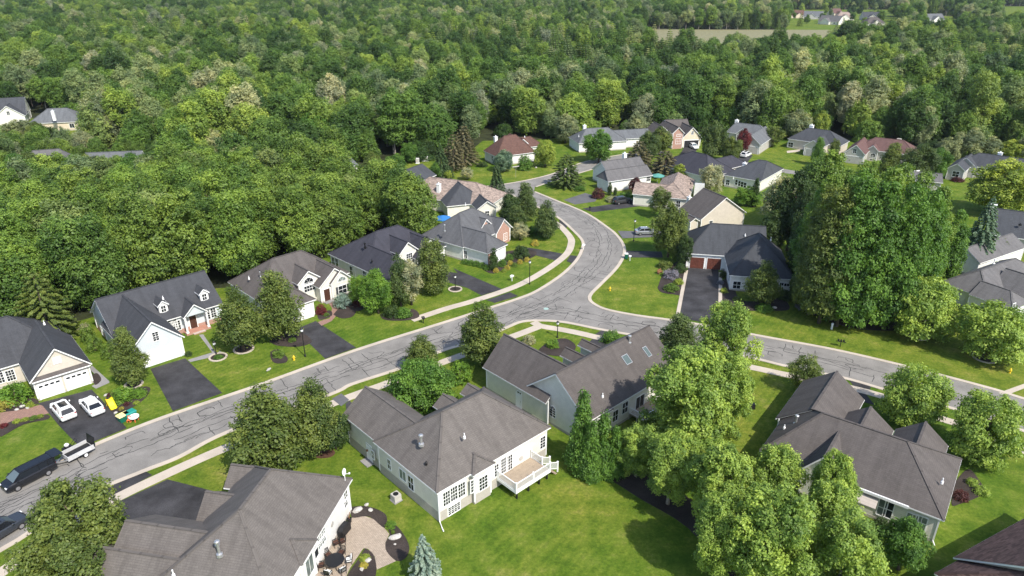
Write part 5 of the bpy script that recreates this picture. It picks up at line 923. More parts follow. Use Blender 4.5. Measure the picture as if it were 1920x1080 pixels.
sheet('distant_lawn', estate, .012, 'lawn'); sheet('distant_lawn', estate2, .012, 'lawn'); sheet('distant_lawn', farlawn, .012, 'lawn')
hcent = [(o_.location.x, o_.location.y) for o_ in COL.objects if o_.parent is None and o_.get('category') == 'house']
rw = random.Random(11); cand = []
def grid(pg, cell, dmin, dmax, sc, tagname):
    xs = [p[0] for p in pg]; ys = [p[1] for p in pg]
    y = max(min(ys), dmin); row = 0
    while y < min(max(ys), dmax):
        lim = .80*y+35; x = max(min(xs), -lim)+(row % 2)*cell/2
        while x < min(max(xs), lim):
            px, py = x+rw.uniform(-.36, .36)*cell, y+rw.uniform(-.36, .36)*cell
            if inpoly(px, py, pg) and not any(inpoly(px, py, q) for q in (field, estate2, farlawn)) and not (inpoly(px, py, estate) and rw.random() > .10):
                if not any(abs(px-hx) < 13 and -12 < py-hy < 15 for hx, hy in hcent if hy > 160): cand.append((px, py, sc*rw.uniform(*{'L': (.74, 1.06), 'M': (.6, 1.05), 'B': (.62, 1.16)}[tagname])*(.6 if inpoly(px, py, estate) else 1), tagname))
            x += cell
        y += cell*.88; row += 1
grid(left_poly, 6.0, 0, 400, 1.04, 'L'); grid(mid_poly, 5.6, 100, 400, .62, 'M'); grid(back_poly, 8.2, 150, 420, 1.18, 'B'); grid(back_poly, 10.6, 420, 760, 1.32, 'B'); grid(back_poly, 14, 760, 1500, 1.5, 'B')
cand.sort(key=lambda c: math.hypot(c[0], c[1]))
nL = sum(1 for c in cand if c[3] == 'L'); nM = sum(1 for c in cand if c[3] == 'M'); used = {'L': 0, 'M': 0, 'B': 0}; stuffpts = []; LIM = {'L': 170, 'M': 70, 'B': 300-min(170, nL)-min(70, nM)}
def pick(x, y, tg):
    u = rw.random()
    if tg == 'L': return rw.choice((0, 0, 1, 1, 3, 4, 6, 0, 3))
    if tg == 'M': return rw.choice((0, 1, 4, 6, 8, 8, 4))
    dark = math.sin(x*.021+1.3)+math.sin(y*.017+x*.008)
    if not inpoly(x, y-9, back_poly): return rw.choice((8, 8, 6, 1, 0))
    if dark > .6 and u < .5: return 7
    return rw.choice((0, 1, 2, 3, 4, 5, 6, 2, 5)) if y > 205 else rw.choice((1, 4, 6, 8, 0))
KIND = bpy.data.collections.new('woodland_kinds'); SC.collection.children.link(KIND); have = set()
for x, y, s, tg in cand:
    k = pick(x, y, tg); rz = rw.uniform(0, 6.28); sz = s*rw.uniform(.9, 1.12)
    if tg == 'B': sz *= .86
    if tg == 'L':
        gx_ = (x*3.1+y) % 1; sz = s*(.90+.16*(.5+.5*math.sin(x*.09+.8)))
    if tg == 'B' and 2000*x/max(y, 1) > 700 and y < 330: sz *= 1.18
    if used[tg] < LIM[tg]:
        used[tg] += 1
        sc_ = (s, s, sz)
        con_ = k == 7
        if tg in 'LM' and math.hypot(x, y) < 330:
            r_ = empty('woodland_tree' if tg == 'L' else 'thicket_tree', (x, y, 0), rz, sc_); tag(r_, 'leafy green tree packed into the dense left woods behind the slate and brown roofs' if tg == 'L' else 'low green tree in the thicket between the left woods and the far left grey roofs', 'tree', 'trees of the left woods' if tg == 'L' else 'low trees beyond the left woods'); c_ = link('crown', FV[k][1], r_); link('trunk', FV[k][2], r_)
            c_.material_slots[0].link = 'OBJECT'; c_.material_slots[0].material = M['leaf']; f_ = rw.uniform(.82, 1.2); q_ = rw.random(); hz = .5+.5*math.sin(x*.06+y*.11+.4)
            base_ = (.120, .186, .034) if q_ < .2+.3*hz else (.108, .178, .030) if q_ < .76 else (.074, .135, .026) if q_ < .94 else (.130, .178, .058)
            c_.color = (base_[0]*f_*1.28, base_[1]*f_*1.28, base_[2]*f_*1.2, 1)
        else:
            o = bpy.data.objects.new('woodland_tree', FV[k][0]); o.location = (x, y, 0); o.rotation_euler = (0, 0, rz); o.scale = sc_
            if k not in have: have.add(k); o.name = 'woodland_tree_kind'; KIND.objects.link(o)
            else: COL.objects.link(o)
            if tg in 'LM': tag(o, 'leafy green tree packed into the dense left woods behind the slate and brown roofs', 'tree', 'trees of the left woods')
            elif tg == 'B': tag(o, ('dark conifer' if con_ else 'low bushy green tree' if k == 8 else 'leafy green tree')+' along the front of the wide woods beyond the far houses', 'tree', 'trees along the front of the far woods'+(' (conifers)' if con_ else ' (low bushy)' if k == 8 else ''))
    else: stuffpts.append((x, y, k, rz, s, sz))
for k in range(len(FV)):                                   # a source tree of every kind, standing among the others
    if k not in have:
        o = bpy.data.objects.new('woodland_tree_kind', FV[k][0]); KIND.objects.link(o); x, y, _, rz, s, sz = stuffpts.pop(k*3+5); o.location = (x, y, 0); o.scale = (s, s, sz); tag(o, ('dark conifer' if k == 7 else 'leafy green tree')+' along the front of the wide woods beyond the far houses', 'tree', 'trees along the front of the far woods'+(' (conifers)' if k == 7 else ''))
order = sorted(KIND.objects, key=lambda o: o.name); kidx = {}
for i, o in enumerate(order):
    for k in range(len(FV)):
        if o.data == FV[k][0]: kidx[k] = i
me = bpy.data.meshes.new('woods'); me.from_pydata([(p[0], p[1], 0) for p in stuffpts], [], [])
for nm, tp, vals in (('kind_index', 'INT', [kidx[p[2]] for p in stuffpts]), ('turn', 'FLOAT_VECTOR', [c for p in stuffpts for c in (0, 0, p[3])]), ('size', 'FLOAT_VECTOR', [c for p in stuffpts for c in (p[4], p[4], p[5])])):
    a = me.attributes.new(nm, tp, 'POINT'); a.data.foreach_set('vector' if tp == 'FLOAT_VECTOR' else 'value', vals)
wo = link('woods', me); tag(wo, 'far woods of thousands of trees running to the horizon', 'woods', kind='stuff')
ng = bpy.data.node_groups.new('woods', 'GeometryNodeTree'); ng.interface.new_socket('Geometry', in_out='INPUT', socket_type='NodeSocketGeometry'); ng.interface.new_socket('Geometry', in_out='OUTPUT', socket_type='NodeSocketGeometry')
N = ng.nodes; gi = N.new('NodeGroupInput'); go = N.new('NodeGroupOutput'); ip = N.new('GeometryNodeInstanceOnPoints'); ci = N.new('GeometryNodeCollectionInfo')
ci.inputs['Collection'].default_value = KIND; ci.inputs['Separate Children'].default_value = True; ci.inputs['Reset Children'].default_value = True
def na(nm, tp):
    x = N.new('GeometryNodeInputNamedAttribute'); x.data_type = tp; x.inputs['Name'].default_value = nm; return next(o for o in x.outputs if o.enabled and o.name == 'Attribute')
ip.inputs['Pick Instance'].default_value = True; Lk = ng.links
Lk.new(gi.outputs[0], ip.inputs['Points']); Lk.new(ci.outputs[0], ip.inputs['Instance']); Lk.new(na('kind_index', 'INT'), ip.inputs['Instance Index']); Lk.new(na('turn', 'FLOAT_VECTOR'), ip.inputs['Rotation']); Lk.new(na('size', 'FLOAT_VECTOR'), ip.inputs['Scale']); Lk.new(ip.outputs[0], go.inputs[0])
wo.modifiers.new('woods', 'NODES').node_group = ng
print('WOODS', used, len(stuffpts), nL)
# ------------------------------------------------------------------ vehicles
def car(name, label, cat, center, head, paint, kind='sedan', wheelz=.33, detail=True, group='vehicles parked on the estate', off=0, z=.03):
    x, y = center; a = head; x += -math.sin(a)*off; y += math.cos(a)*off
    root = tag(empty(name, (x, y, z), a), label, cat, group)
    S_ = {'sedan': dict(W=.91, st=[(-2.42,.45,.82,.80),(-2.32,.3,.98,.90),(-1.55,.22,1.02,1),(-.5,.2,1.0,1),(.7,.2,.98,1),(1.35,.22,.93,1),(2.1,.25,.80,.94),(2.36,.3,.66,.84),(2.44,.4,.56,.74)], cab=(-1.85,1.05,-1.15,.25,1.0,1.46), ax=(-1.42,1.42)),
          'suv': dict(W=.95, st=[(-2.35,.5,.95,.84),(-2.28,.35,1.1,.93),(-1.5,.26,1.12,1),(-.5,.24,1.1,1),(.7,.24,1.08,1),(1.3,.26,1.04,1),(2.1,.3,.94,.95),(2.34,.36,.80,.86),(2.42,.45,.66,.76)], cab=(-2.25,1.15,-1.75,.35,1.1,1.68), ax=(-1.4,1.42)),
          'van': dict(W=.99, st=[(-2.52,.5,1.05,.9),(-2.46,.35,1.15,.96),(-1.6,.24,1.15,1),(-.5,.22,1.13,1),(.9,.22,1.1,1),(1.6,.24,1.05,1),(2.25,.28,.90,.95),(2.5,.34,.76,.86),(2.58,.42,.62,.76)], cab=(-2.46,1.75,-2.3,.75,1.13,1.76), ax=(-1.5,1.55))}[kind]
    W = S_['W']; mb = MB(); rings = []
    for sx, zl, zt, wf in S_['st']:
        w = W*wf; h = zt-zl
        rings.append([(sx, s*w*k, zl+h*f) for s, k, f in ((-1,.86,0),(-1,.98,.2),(-1,1,.55),(-1,.95,.85),(-1,.8,1),(1,.8,1),(1,.95,.85),(1,1,.55),(1,.98,.2),(1,.86,0))])
    vs = [v for r in rings for v in r]; n = 10; fs = []
    for i in range(len(rings)-1):
        for k in range(n): fs.append((i*n+k, i*n+(k+1) % n, (i+1)*n+(k+1) % n, (i+1)*n+k)[::-1])
    fs += [tuple(range(n)), tuple((len(rings)-1)*n+k for k in range(n))[::-1]]
    mb.mesh(vs, fs)
    b0, b1, r0, r1, zb, zr = S_['cab']; wb, wr = W*.86, W*.66; zb -= .03
    rp = MB()
    # roof skin, a slightly crowned panel, and the pillars that carry it
    for i, (xa, xb, za, zb_) in enumerate(((r0-.12, r0+.1, zr-.035, zr), (r0+.1, r1-.1, zr, zr), (r1-.1, r1+.14, zr, zr-.04))):
        for ya, yb, da, db in ((-wr-.04, -wr+.14, -.05, 0), (-wr+.14, wr-.14, 0, 0), (wr-.14, wr+.04, 0, -.05)):
            mb.poly([(xa, ya, za+da+.02), (xb, ya, zb_+da+.02), (xb, yb, zb_+db+.02), (xa, yb, za+db+.02)])
            mb.poly([(xa, ya, za+da-.04), (xa, yb, za+db-.04), (xb, yb, zb_+db-.04), (xb, ya, zb_+da-.04)])
    for s in (-1, 1):
        mb.bar((b0+.02, s*wb, zb), (r0-.05, s*wr, zr), .12 if kind == 'sedan' else .2, .06); mb.bar((b1, s*wb, zb), (r1+.05, s*wr, zr), .08, .07)
        xm = (r0+r1)/2; mb.bar((xm-.1, s*(wb+.012), zb), (xm-.1, s*(wr+.02), zr-.03), .09, .03)
        if kind != 'sedan': xq = r0+.5; mb.bar((xq, s*(wb+.012), zb), (xq, s*(wr+.02), zr-.03), .12, .03)
        mb.bar((r0-.1, s*(wr+.02), zr-.02), (r1+.1, s*(wr+.02), zr-.02), .05, .06)
    body = mb.build('body', M[paint], root)
    A = [(b0,-wb,zb),(b1,-wb,zb),(b1,wb,zb),(b0,wb,zb),(r0,-wr,zr-.03),(r1,-wr,zr-.03),(r1,wr,zr-.03),(r0,wr,zr-.03)]
    for nm, f, mt in (('windshield', (1,2,6,5), 'windshield'), ('rear_window', (3,0,4,7), 'car_glass'), ('side_window', (0,1,5,4), 'car_glass'), ('side_window', (2,3,7,6), 'car_glass')):
        g = MB(); g.poly([A[i] for i in f]); g.build(nm, M[mt], root)
    if kind == 'suv':
        g = MB(); g.box(r0+.55, r1-.15, -wr+.18, wr-.18, zr+.015, zr+.035); g.build('sunroof', M['car_glass'], root)
    for axx in S_['ax']:
        for s in (-1, 1):
            t = MB(); yy = s*(W-.1); k = 18
            for r_, d0, d1 in ((wheelz, -.11, .115),):
                vs = [(axx+r_*math.cos(q), yy+s*d, wheelz+r_*math.sin(q)) for d in (d0, d1) for q in np.linspace(0, 2*math.pi, k+1)[:-1]]
                t.mesh(vs, [(i, (i+1) % k, k+(i+1) % k, k+i) for i in range(k)]+[tuple(range(k)), tuple(range(k, 2*k))])
            to = t.build('wheel', M['tyre'], root); rm = MB(); r_ = wheelz*.66
            vs = [(axx+r_*math.cos(q), yy+s*.122, wheelz+r_*math.sin(q)) for q in np.linspace(0, 2*math.pi, 13)[:-1]]; rm.mesh(vs, [tuple(range(12))]); rm.build('rim', M['alloy'], to)
    xf, xr = S_['st'][-2], S_['st'][1]
    for s in (-1, 1):
        g = MB(); g.box(xf[0]-.18, xf[0]+.03, s*W*.62-.16, s*W*.62+.16, xf[2]-.1, xf[2]+.04); g.build('headlight', M['lamp_clear'], root)
        g = MB(); g.box(xr[0]-.06, xr[0]+.14, s*W*.72-.14, s*W*.72+.12, xr[2]-.22, xr[2]-.06); g.build('taillight', M['lamp_red'], root)
        g = MB(); g.box(b1-.45, b1-.3, s*(W+.02)-.02, s*(W+.17), zb+.02, zb+.16); g.build('mirror', M[paint], root)
    g = MB(); g.box(xr[0]-.1, xr[0], -.26, .26, .55, .67); g.build('number_plate', M['pvc'], root)
    return root
def hd(a, b): p, q = G(*a), G(*b); return math.atan2(q[1]-p[1], q[0]-p[0])
h1 = hd((205,830), (130,745))
car('parked_car', 'white SUV with dark glass roof, left of two cars on the near left driveway', 'car', G(121,777), h1, 'paint_white', 'suv')
car('parked_car', 'white sedan, right of two cars beside the yellow slide', 'car', G(174,768), h1, 'paint_white', 'sedan')
vh = hd((94,889), (36,919))
vx, vy = G(64,905); van = car('minivan', 'black minivan at the kerb with its rear hatch open before a trailer', 'van', (vx, vy), vh, 'paint_black', 'van', off=-.85)
mb = MB(); mb.box(-3.35, -2.35, -.85, .85, 1.72, 1.8); mb.box(-3.42, -3.3, -.8, .8, 1.6, 1.74); mb.build('tailgate', M['paint_black'], van)
mb = MB(); mb.box(-2.56, -2.5, -.75, .75, .7, 1.6); mb.build('load_space_shade', M['interior_shade'], van)  # thin black sheet painting the shade behind the raised hatch
tx, ty = G(147,855); tr = tag(empty('utility_trailer', (tx, ty, .03), vh), 'pale grey open utility trailer with black ramp gate hitched behind the black minivan', 'trailer')
mb = MB(); mb.box(-1.5, 1.3, -.8, .8, .5, .56); mb.build('trailer_bed', M['black'], tr)
mb = MB()
for q in ((-1.5,1.3,-.85,-.78,.42,.98), (-1.5,1.3,.78,.85,.42,.98), (1.3,1.37,-.85,.85,.42,.98), (-1.56,-1.5,-.85,.85,.42,.62)): mb.box(*q)
mb.box(-1.1, .3, -1.12, -.85, .62, .68); mb.box(-1.1, .3, .85, 1.12, .62, .68); mb.build('side_board', M['trailer_grey'], tr)
mb = MB(); mb.bar((1.35,-.6,.5), (2.3,0,.5), .08, .08); mb.bar((1.35,.6,.5), (2.3,0,.5), .08, .08); mb.bar((2.25,0,.5), (2.6,0,.48), .08, .08); mb.build('drawbar', M['galvanised'], tr)
mb = MB(); mb.bar((-1.55,-.8,.55), (-1.75,-.8,1.75), .05, .05); mb.bar((-1.55,.8,.55), (-1.75,.8,1.75), .05, .05)
for f in np.linspace(.05, 1, 9): mb.bar((-1.55-.2*f,-.8,.55+1.2*f), (-1.55-.2*f,.8,.55+1.2*f), .06, .1)
mb.build('ramp_gate', M['black'], tr)
for s in (-1, 1):
    t = MB(); k = 16; t.mesh([(-.4+.3*math.cos(q), s*(.98+d), .3+.3*math.sin(q)) for d in (-.1, .1) for q in np.linspace(0, 2*math.pi, k+1)[:-1]], [(i, (i+1) % k, k+(i+1) % k, k+i) for i in range(k)]+[tuple(range(k)), tuple(range(k, 2*k))]); w = t.build('wheel', M['tyre'], tr)
    rm = MB(); rm.mesh([(-.4+.2*math.cos(q), s*1.09, .3+.2*math.sin(q)) for q in np.linspace(0, 2*math.pi, 13)[:-1]], [tuple(range(12))]); rm.build('rim', M['pvc'], w)
cm = tag(empty('cargo_box', (*G(128,845), 0.03), vh), 'dark garden machine with white engine between the minivan and the trailer', 'machine'); mb = MB(); mb.box(-.5,.5,-.35,.35,.12,.45); mb.lathe([(.3,0),(.32,.15),(.18,.28)], (0,0,.45), 10); mb.bar((-.4,-.25,.4), (-1.1,-.25,.95), .04, .04); mb.bar((-.4,.25,.4), (-1.1,.25,.95), .04, .04); mb.bar((-1.1,-.25,.95), (-1.1,.25,.95), .04, .04); mb.build('deck', M['black'], cm); mb = MB(); mb.lathe([(.24,0),(.26,.12),(.16,.22)], (0,0,.7), 10); mb.build('engine_cover', M['pvc'], cm); cm.name = 'garden_machine'
car('parked_car', 'dark grey car partly cut by the left picture edge, under the wide olive tree', 'car', G(4,1003), hd((-60,1040), (30,985)), 'paint_navy', 'suv')
car('parked_car', 'dark car on the black driveway before the tan roofed house', 'car', G(1166,381), hd((1105,391), (1200,378)), 'paint_grey', 'suv'); car('parked_car', 'silver car half hidden by an olive tree on a short driveway', 'car', G(1211,439), hd((1165,441), (1240,439)), 'paint_silver', 'sedan')
car('parked_car', 'white car on the far driveway before the dark red tree', 'car', G(1398,294), hd((1385,300), (1410,288)), 'paint_white', 'suv')
p = H19.W((H19.blocks['G'][3]+H19.blocks['G'][4])/2+.2, H19.blocks['G'][5]-1.0); car('parked_car', 'white car in the mouth of the far open garage', 'car', p, H19.a-math.pi/2, 'paint_white', 'sedan')
# ------------------------------------------------------------------ street furniture
def lamp(px, label, h=4.4):
    x, y = G(*px); r = tag(empty('lamp_post', (x, y, 0)), label, 'street lamp', 'lamp posts on the lawns')
    mb = MB(); mb.lathe([(.14,0),(.14,.25),(.075,.35),(.055,h-.5),(.055,h-.4)], n=10); mb.box(-.25,.25,-.02,.02,h-.75,h-.71); mb.build('post', M['black'], r)
    mb = MB(); mb.lathe([(.07,h-.4),(.19,h-.3),(.21,h-.05),(.2,h)], n=10); mb.build('lantern_glass', M['lamp_clear'], r)
    mb = MB(); mb.lathe([(.24,h),(.24,h+.03),(.1,h+.16),(.03,h+.25)], n=10); mb.build('lantern_cap', M['black'], r)
lamp((572.5,668.5), 'black lamp post on the lawn beside the brown roofed house driveway'); lamp((993,533), 'black lamp post at the pavement inside the road bend'); lamp((1188,452), 'black lamp post on the lawn right of the bend', 4.5); lamp((854,543), 'black lamp post standing in the pale edged ring bed', 2.6); lamp((405.5,664), 'short black lamp post at the pale blue house path', 1.9); lamp((1045,633), 'black lamp post on the skylight house front lawn', 2.6)
lamp((1062,352), 'black lamp post on the corner lawn at the fork', 4.4)
def hydrant(px, label):
    x, y = G(*px); r = tag(empty('fire_hydrant', (x, y, 0)), label, 'fire hydrant', 'yellow fire hydrants'); r.scale = (.8, .8, .8); mb = MB()
    mb.lathe([(.2,0),(.2,.06),(.13,.08),(.13,.62),(.18,.64),(.18,.7),(.14,.8),(.05,.9),(.05,.96)], n=12); mb.build('barrel', M['hydrant_yellow'], r)
    for s in (-1, 1): mb = MB(); mb.tube([(s*.1,0,.48),(s*.26,0,.48)], .075, 8); mb.build('outlet', M['hydrant_yellow'], r)
    mb = MB(); mb.tube([(0,-.1,.42),(0,-.27,.42)], .095, 8); mb.build('outlet', M['hydrant_yellow'], r)
hydrant((551.5,675), 'yellow fire hydrant on the lawn beside the island bed'); hydrant((1893,699), 'yellow fire hydrant on the long shaded lawn at right'); hydrant((1143.5,545), 'faded orange hydrant marker on the corner lawn')
def mailbox(px, label, n, head, mat='black'):
    x, y = G(*px); r = tag(empty('mailbox', (x, y, 0), head), label, 'mailbox', 'mailboxes at the kerb'); r.scale = (.85, .85, .85); mb = MB(); mb.box(-.06,.06,-.06,.06,0,1.05); mb.box(-.06-.25*n,.06+.25*n,-.05,.05,.92,1.02); mb.build('post', M[mat], r)
    for i in range(n):
        c = (i-(n-1)/2)*.42; mb = MB(); vs = [(c+.14*math.cos(t), d, 1.2+.14*math.sin(t)) for d in (-.28,.28) for t in np.linspace(0, math.pi, 7)]+[]
        k = 7; mb.mesh(vs+[(c-.14,-.28,1.03),(c+.14,-.28,1.03),(c-.14,.28,1.03),(c+.14,.28,1.03)], [(j, j+1, k+j+1, k+j) for j in range(6)]+[tuple(range(7))+(14,15), tuple(range(7,14))+(16,17), (6,14,16,13), (0,7,17,15), (14,15,17,16)]); mb.build('box', M[mat], r)
mailbox((794,606), 'black mailbox pair by the pavement above the brown roofed lawn', 2, 1.9); mailbox((1575,650), 'black mailbox cluster by the kerb before the dark clump', 3, -.4); mailbox((1106,396), 'black mailbox at the end of the dark car driveway', 1, .6); mailbox((1094,468), 'white mailbox at the kerb inside the bend', 2, 1.2, 'pvc'); mailbox((1181,489), 'white topped mailbox beside the green bin', 1, 1.2, 'pvc'); mailbox((960,527), 'small white mailbox pair on the bend lawn by the pavement', 2, 1.0, 'pvc')
def bin_(px, label, mat, lid, head=0, s=1.0):
    x, y = G(*px); r = tag(empty('wheelie_bin', (x, y, 0), head), label, 'bin', 'bins by the road'); mb = MB(); a, b = .25*s, .31*s
    mb.mesh([(-a,-a,.05),(a,-a,.05),(a,a,.05),(-a,a,.05),(-b,-b,1.0*s),(b,-b,1.0*s),(b,b*1.2,1.0*s),(-b,b*1.2,1.0*s)], [(3,2,1,0),(4,5,6,7),(0,1,5,4),(1,2,6,5),(2,3,7,6),(3,0,4,7)]); mb.build('bin_body', M[mat], r)
    mb = MB(); mb.box(-b-.03,b+.03,-b-.03,b*1.2+.05,1.0*s,1.07*s); mb.build('lid', M[lid], r)
    for sx in (-1, 1): mb = MB(); mb.tube([(sx*a*1.05,a+.03,.12),(sx*a*1.25,a+.03,.12)], .12, 10); mb.build('wheel', M['tyre'], r)
bin_((1174,485), 'green wheelie bin with a white lid by the road bend', 'bin_green', 'pvc', s=1.0)
for px, mt, lid, lb in (((233,788), 'toy_green', 'toy_cream', 'green toy box with a cream yellow lid beside the driveway'), ((245,783), 'toy_teal', 'toy_teal', 'teal toy box behind the cream lidded one')):
    x, y = G(*px); r = tag(empty('toy_box', (x, y, 0), vh), lb, 'toy box'); mb = MB(); mb.mesh([(-.55,-.38,0),(.55,-.38,0),(.55,.38,0),(-.55,.38,0),(-.65,-.45,.8),(.65,-.45,.8),(.65,.45,.8),(-.65,.45,.8)], [(3,2,1,0),(4,5,6,7),(0,1,5,4),(1,2,6,5),(2,3,7,6),(3,0,4,7)]); mb.build('box_body', M[mt], r)
    mb = MB(); mb.mesh([(-.7,-.5,.8),(.7,-.5,.8),(.7,.5,.8),(-.7,.5,.8),(-.62,-.4,.95),(.62,-.4,.95),(.62,.4,.95),(-.62,.4,.95)], [(3,2,1,0),(4,5,6,7),(0,1,5,4),(1,2,6,5),(2,3,7,6),(3,0,4,7)]); mb.build('lid', M[lid], r)
x, y = G(211,765); r = tag(empty('toy_slide', (x, y, .05), h1+math.pi, (.62, .75, .8)), 'yellow children slide standing on the mulch beside the white sedan', 'slide'); mb = MB()
pts = [(-1.1,1.25),(-.8,1.25),(-.3,.95),(.3,.5),(.8,.2),(1.1,.12)]
for (xa, za), (xb, zb) in zip(pts, pts[1:]):
    mb.poly([(xa,-.42,za),(xb,-.42,zb),(xb,.42,zb),(xa,.42,za)])
    for s in (-1, 1): mb.mesh([(xa,s*.42,za),(xb,s*.42,zb),(xb,s*.52,zb+.22),(xa,s*.52,za+.22),(xa,s*.55,za-.1),(xb,s*.55,zb-.1)], [(0,1,2,3),(3,2,5,4)])
mb.build('chute', M['toy_yellow'], r); mb = MB()
for s in (-1, 1): mb.bar((-1.1,s*.4,1.4),(-1.45,s*.45,0),.1,.1); mb.bar((.6,s*.45,.25),(.6,s*.45,0),.1,.1)
for z in (.3,.6,.9,1.15): mb.bar((-1.42+.25*z,-.42,z),(-1.42+.25*z,.42,z),.08,.08)
mb.build('ladder', M['toy_yellow'], r)
x, y = G(253,789); r = tag(empty('water_table', (x, y, 0)), 'round white toy water table on the grass by the kerb', 'toy table'); mb = MB(); mb.lathe([(.5,.5),(.58,.55),(.6,.68),(.55,.68),(.52,.6),(.02,.6)], n=18); mb.build('basin', M['pvc'], r)
for k in range(4): mb = MB(); t = k*1.57+.6; mb.bar((.4*math.cos(t),.4*math.sin(t),0),(.4*math.cos(t),.4*math.sin(t),.56),.09,.09); mb.build('leg', M['toy_orange'], r)
x, y = G(243,791); r = tag(empty('toy_chair', (x, y, 0)), 'small orange toy chair between the green box and the white table', 'toy chair'); mb = MB(); mb.box(-.22,.22,-.22,.22,.28,.34); mb.build('seat', M['toy_orange'], r); mb = MB(); mb.box(-.22,.22,.17,.23,.34,.75); mb.build('backrest', M['toy_orange'], r)
for a_, b_ in ((-.18,-.18),(.18,-.18),(-.18,.18),(.18,.18)): mb = MB(); mb.box(a_-.03,a_+.03,b_-.03,b_+.03,0,.28); mb.build('leg', M['toy_orange'], r)
x, y = G(743,938); r = tag(empty('air_conditioner', (x, y, 0), math.radians(43)), 'grey air conditioning unit on the grass beside the deck house', 'air conditioner'); mb = MB(); mb.box(-.5,.5,-.5,.5,0,.08); mb.build('pad', M['stone_slab'], r)
mb = MB(); mb.box(-.4,.4,-.4,.4,.08,.85)
for k in range(8): mb.box(-.415,.415,-.415,.415,.14+.085*k,.18+.085*k)
mb.build('casing', M['greige'], r); mb = MB(); mb.lathe([(.3,.85),(.3,.87),(.02,.88)], n=14); mb.build('fan_grille', M['black'], r)
def parasol(px, label, mat, h=2.6, rr=1.5):
    x, y = G(*px); r = tag(empty('parasol', (x, y, 0)), label, 'parasol'); mb = MB(); mb.lathe([(.25,0),(.25,.08),(.03,.1),(.03,h)], n=8); mb.build('pole', M['trim'], r)
    mb = MB(); n = 8; vs = [(rr*math.cos(t), rr*math.sin(t), h-.55) for t in np.linspace(0, 2*math.pi, n+1)[:-1]]+[(0,0,h+.05)]+[(rr*math.cos(t), rr*math.sin(t), h-.72) for t in np.linspace(0, 2*math.pi, n+1)[:-1]]
    mb.mesh(vs, [(i, (i+1) % n, n) for i in range(n)]+[(i, n+1+i, n+1+(i+1) % n, (i+1) % n) for i in range(n)]); mb.build('canopy', M[mat], r)
parasol((831,428), 'blue garden parasol behind the grey roofed house', 'parasol_blue', 2.9, 1.9); parasol((1232,345), 'teal garden parasol beside the tan roof', 'parasol_teal', 2.8, 1.8)
# patio furniture
D_Z = .05
x, y = G(540+535/6, 920+850/6); t = tag(empty('patio_table', (x, y, D_Z)), 'round black patio table on the rear patio', 'table'); mb = MB(); mb.lathe([(.85,.70),(.87,.72),(.87,.75),(.02,.76)], n=24); mb.build('table_top', M['black'], t)
for k in range(4): mb = MB(); a = k*math.pi/2+.4; mb.bar((.6*math.cos(a),.6*math.sin(a),0),(.5*math.cos(a),.5*math.sin(a),.7),.05,.05); mb.build('leg', M['dark_metal'], t)
def chair(cx, cy, a, label, cush, grp):
    r = tag(empty('patio_chair', (cx, cy, D_Z), a), label, 'chair', grp); mb = MB(); mb.box(-.27,.27,-.27,.27,.38,.43); mb.build('seat', M['dark_metal'], r)
    mb = MB(); mb.box(-.25,.25,-.24,.24,.43,.52); mb.build('cushion', M[cush], r)
    mb = MB(); mb.bar((-.25,-.27,.4),(-.25,-.36,.98),.05,.05); mb.bar((.25,-.27,.4),(.25,-.36,.98),.05,.05)
    for z in (.55,.7,.85,.97): mb.bar((-.25,-.28-.13*(z-.4),z),(.25,-.28-.13*(z-.4),z),.04,.05)
    mb.build('backrest', M['dark_metal'], r)
    if cush == 'cushion': mb = MB(); mb.mesh([(-.23,-.22,.52),(.23,-.22,.52),(.23,-.3,.95),(-.23,-.3,.95),(-.23,-.14,.52),(.23,-.14,.52),(.23,-.22,.95),(-.23,-.22,.95)], [(0,1,2,3)[::-1],(4,5,6,7),(3,2,6,7),(0,4,7,3),(1,2,6,5)]); mb.build('back_cushion', M['cushion'], r)
    for u in (-.24,.24):
        for v in (-.24,.24): mb = MB(); mb.bar((u,v,0),(u,v,.4),.04,.04); mb.build('leg', M['dark_metal'], r)
        mb = MB(); mb.bar((u*1.1,-.3,.64),(u*1.1,.25,.62),.06,.04); mb.bar((u*1.1,.22,.4),(u*1.1,.22,.62),.04,.04); mb.build('armrest', M['dark_metal'], r)
for k in range(6):
    a = k*math.pi/3+.25; cx, cy = x+1.25*math.cos(a), y+1.25*math.sin(a)
    wh = k in (0, 4, 5)
    chair(cx, cy, a+math.pi/2, 'patio chair with pale cushions pulled up to the round black table' if wh else 'dark patio chair pulled up to the round black table', 'cushion' if wh else 'dark_door', 'patio chairs with pale cushions' if wh else 'dark patio chairs at the table')
for q, lb in (((545,625), 'dark brown patio chair away from the table, left of two'), ((612,610), 'dark brown patio chair away from the table, right of two')): cx, cy = G(540+q[0]/6, 920+q[1]/6); chair(cx, cy, 2.2, lb, 'dark_door', 'loose patio chairs')
cx, cy = G(540+640/6, 920+485/6); r = tag(empty('barbecue', (cx, cy, D_Z), math.radians(70)), 'covered black barbecue grill against the white house wall', 'grill'); mb = MB(); mb.mesh([(-.7,-.3,.1),(.7,-.3,.1),(.7,.3,.1),(-.7,.3,.1),(-.72,-.3,.85),(.72,-.3,.85),(.72,.3,.85),(-.72,.3,.85),(-.45,-.25,1.15),(.45,-.25,1.15),(.45,.22,1.15),(-.45,.22,1.15)], [(0,1,5,4),(1,2,6,5),(2,3,7,6),(3,0,4,7),(4,5,9,8),(5,6,10,9),(6,7,11,10),(7,4,8,11),(8,9,10,11)]); mb.build('cover', M['black'], r)
for s in (-1, 1): mb = MB(); mb.tube([(s*.6,-.2,.1),(s*.66,-.2,.1)], .1, 10); mb.build('wheel', M['tyre'], r)
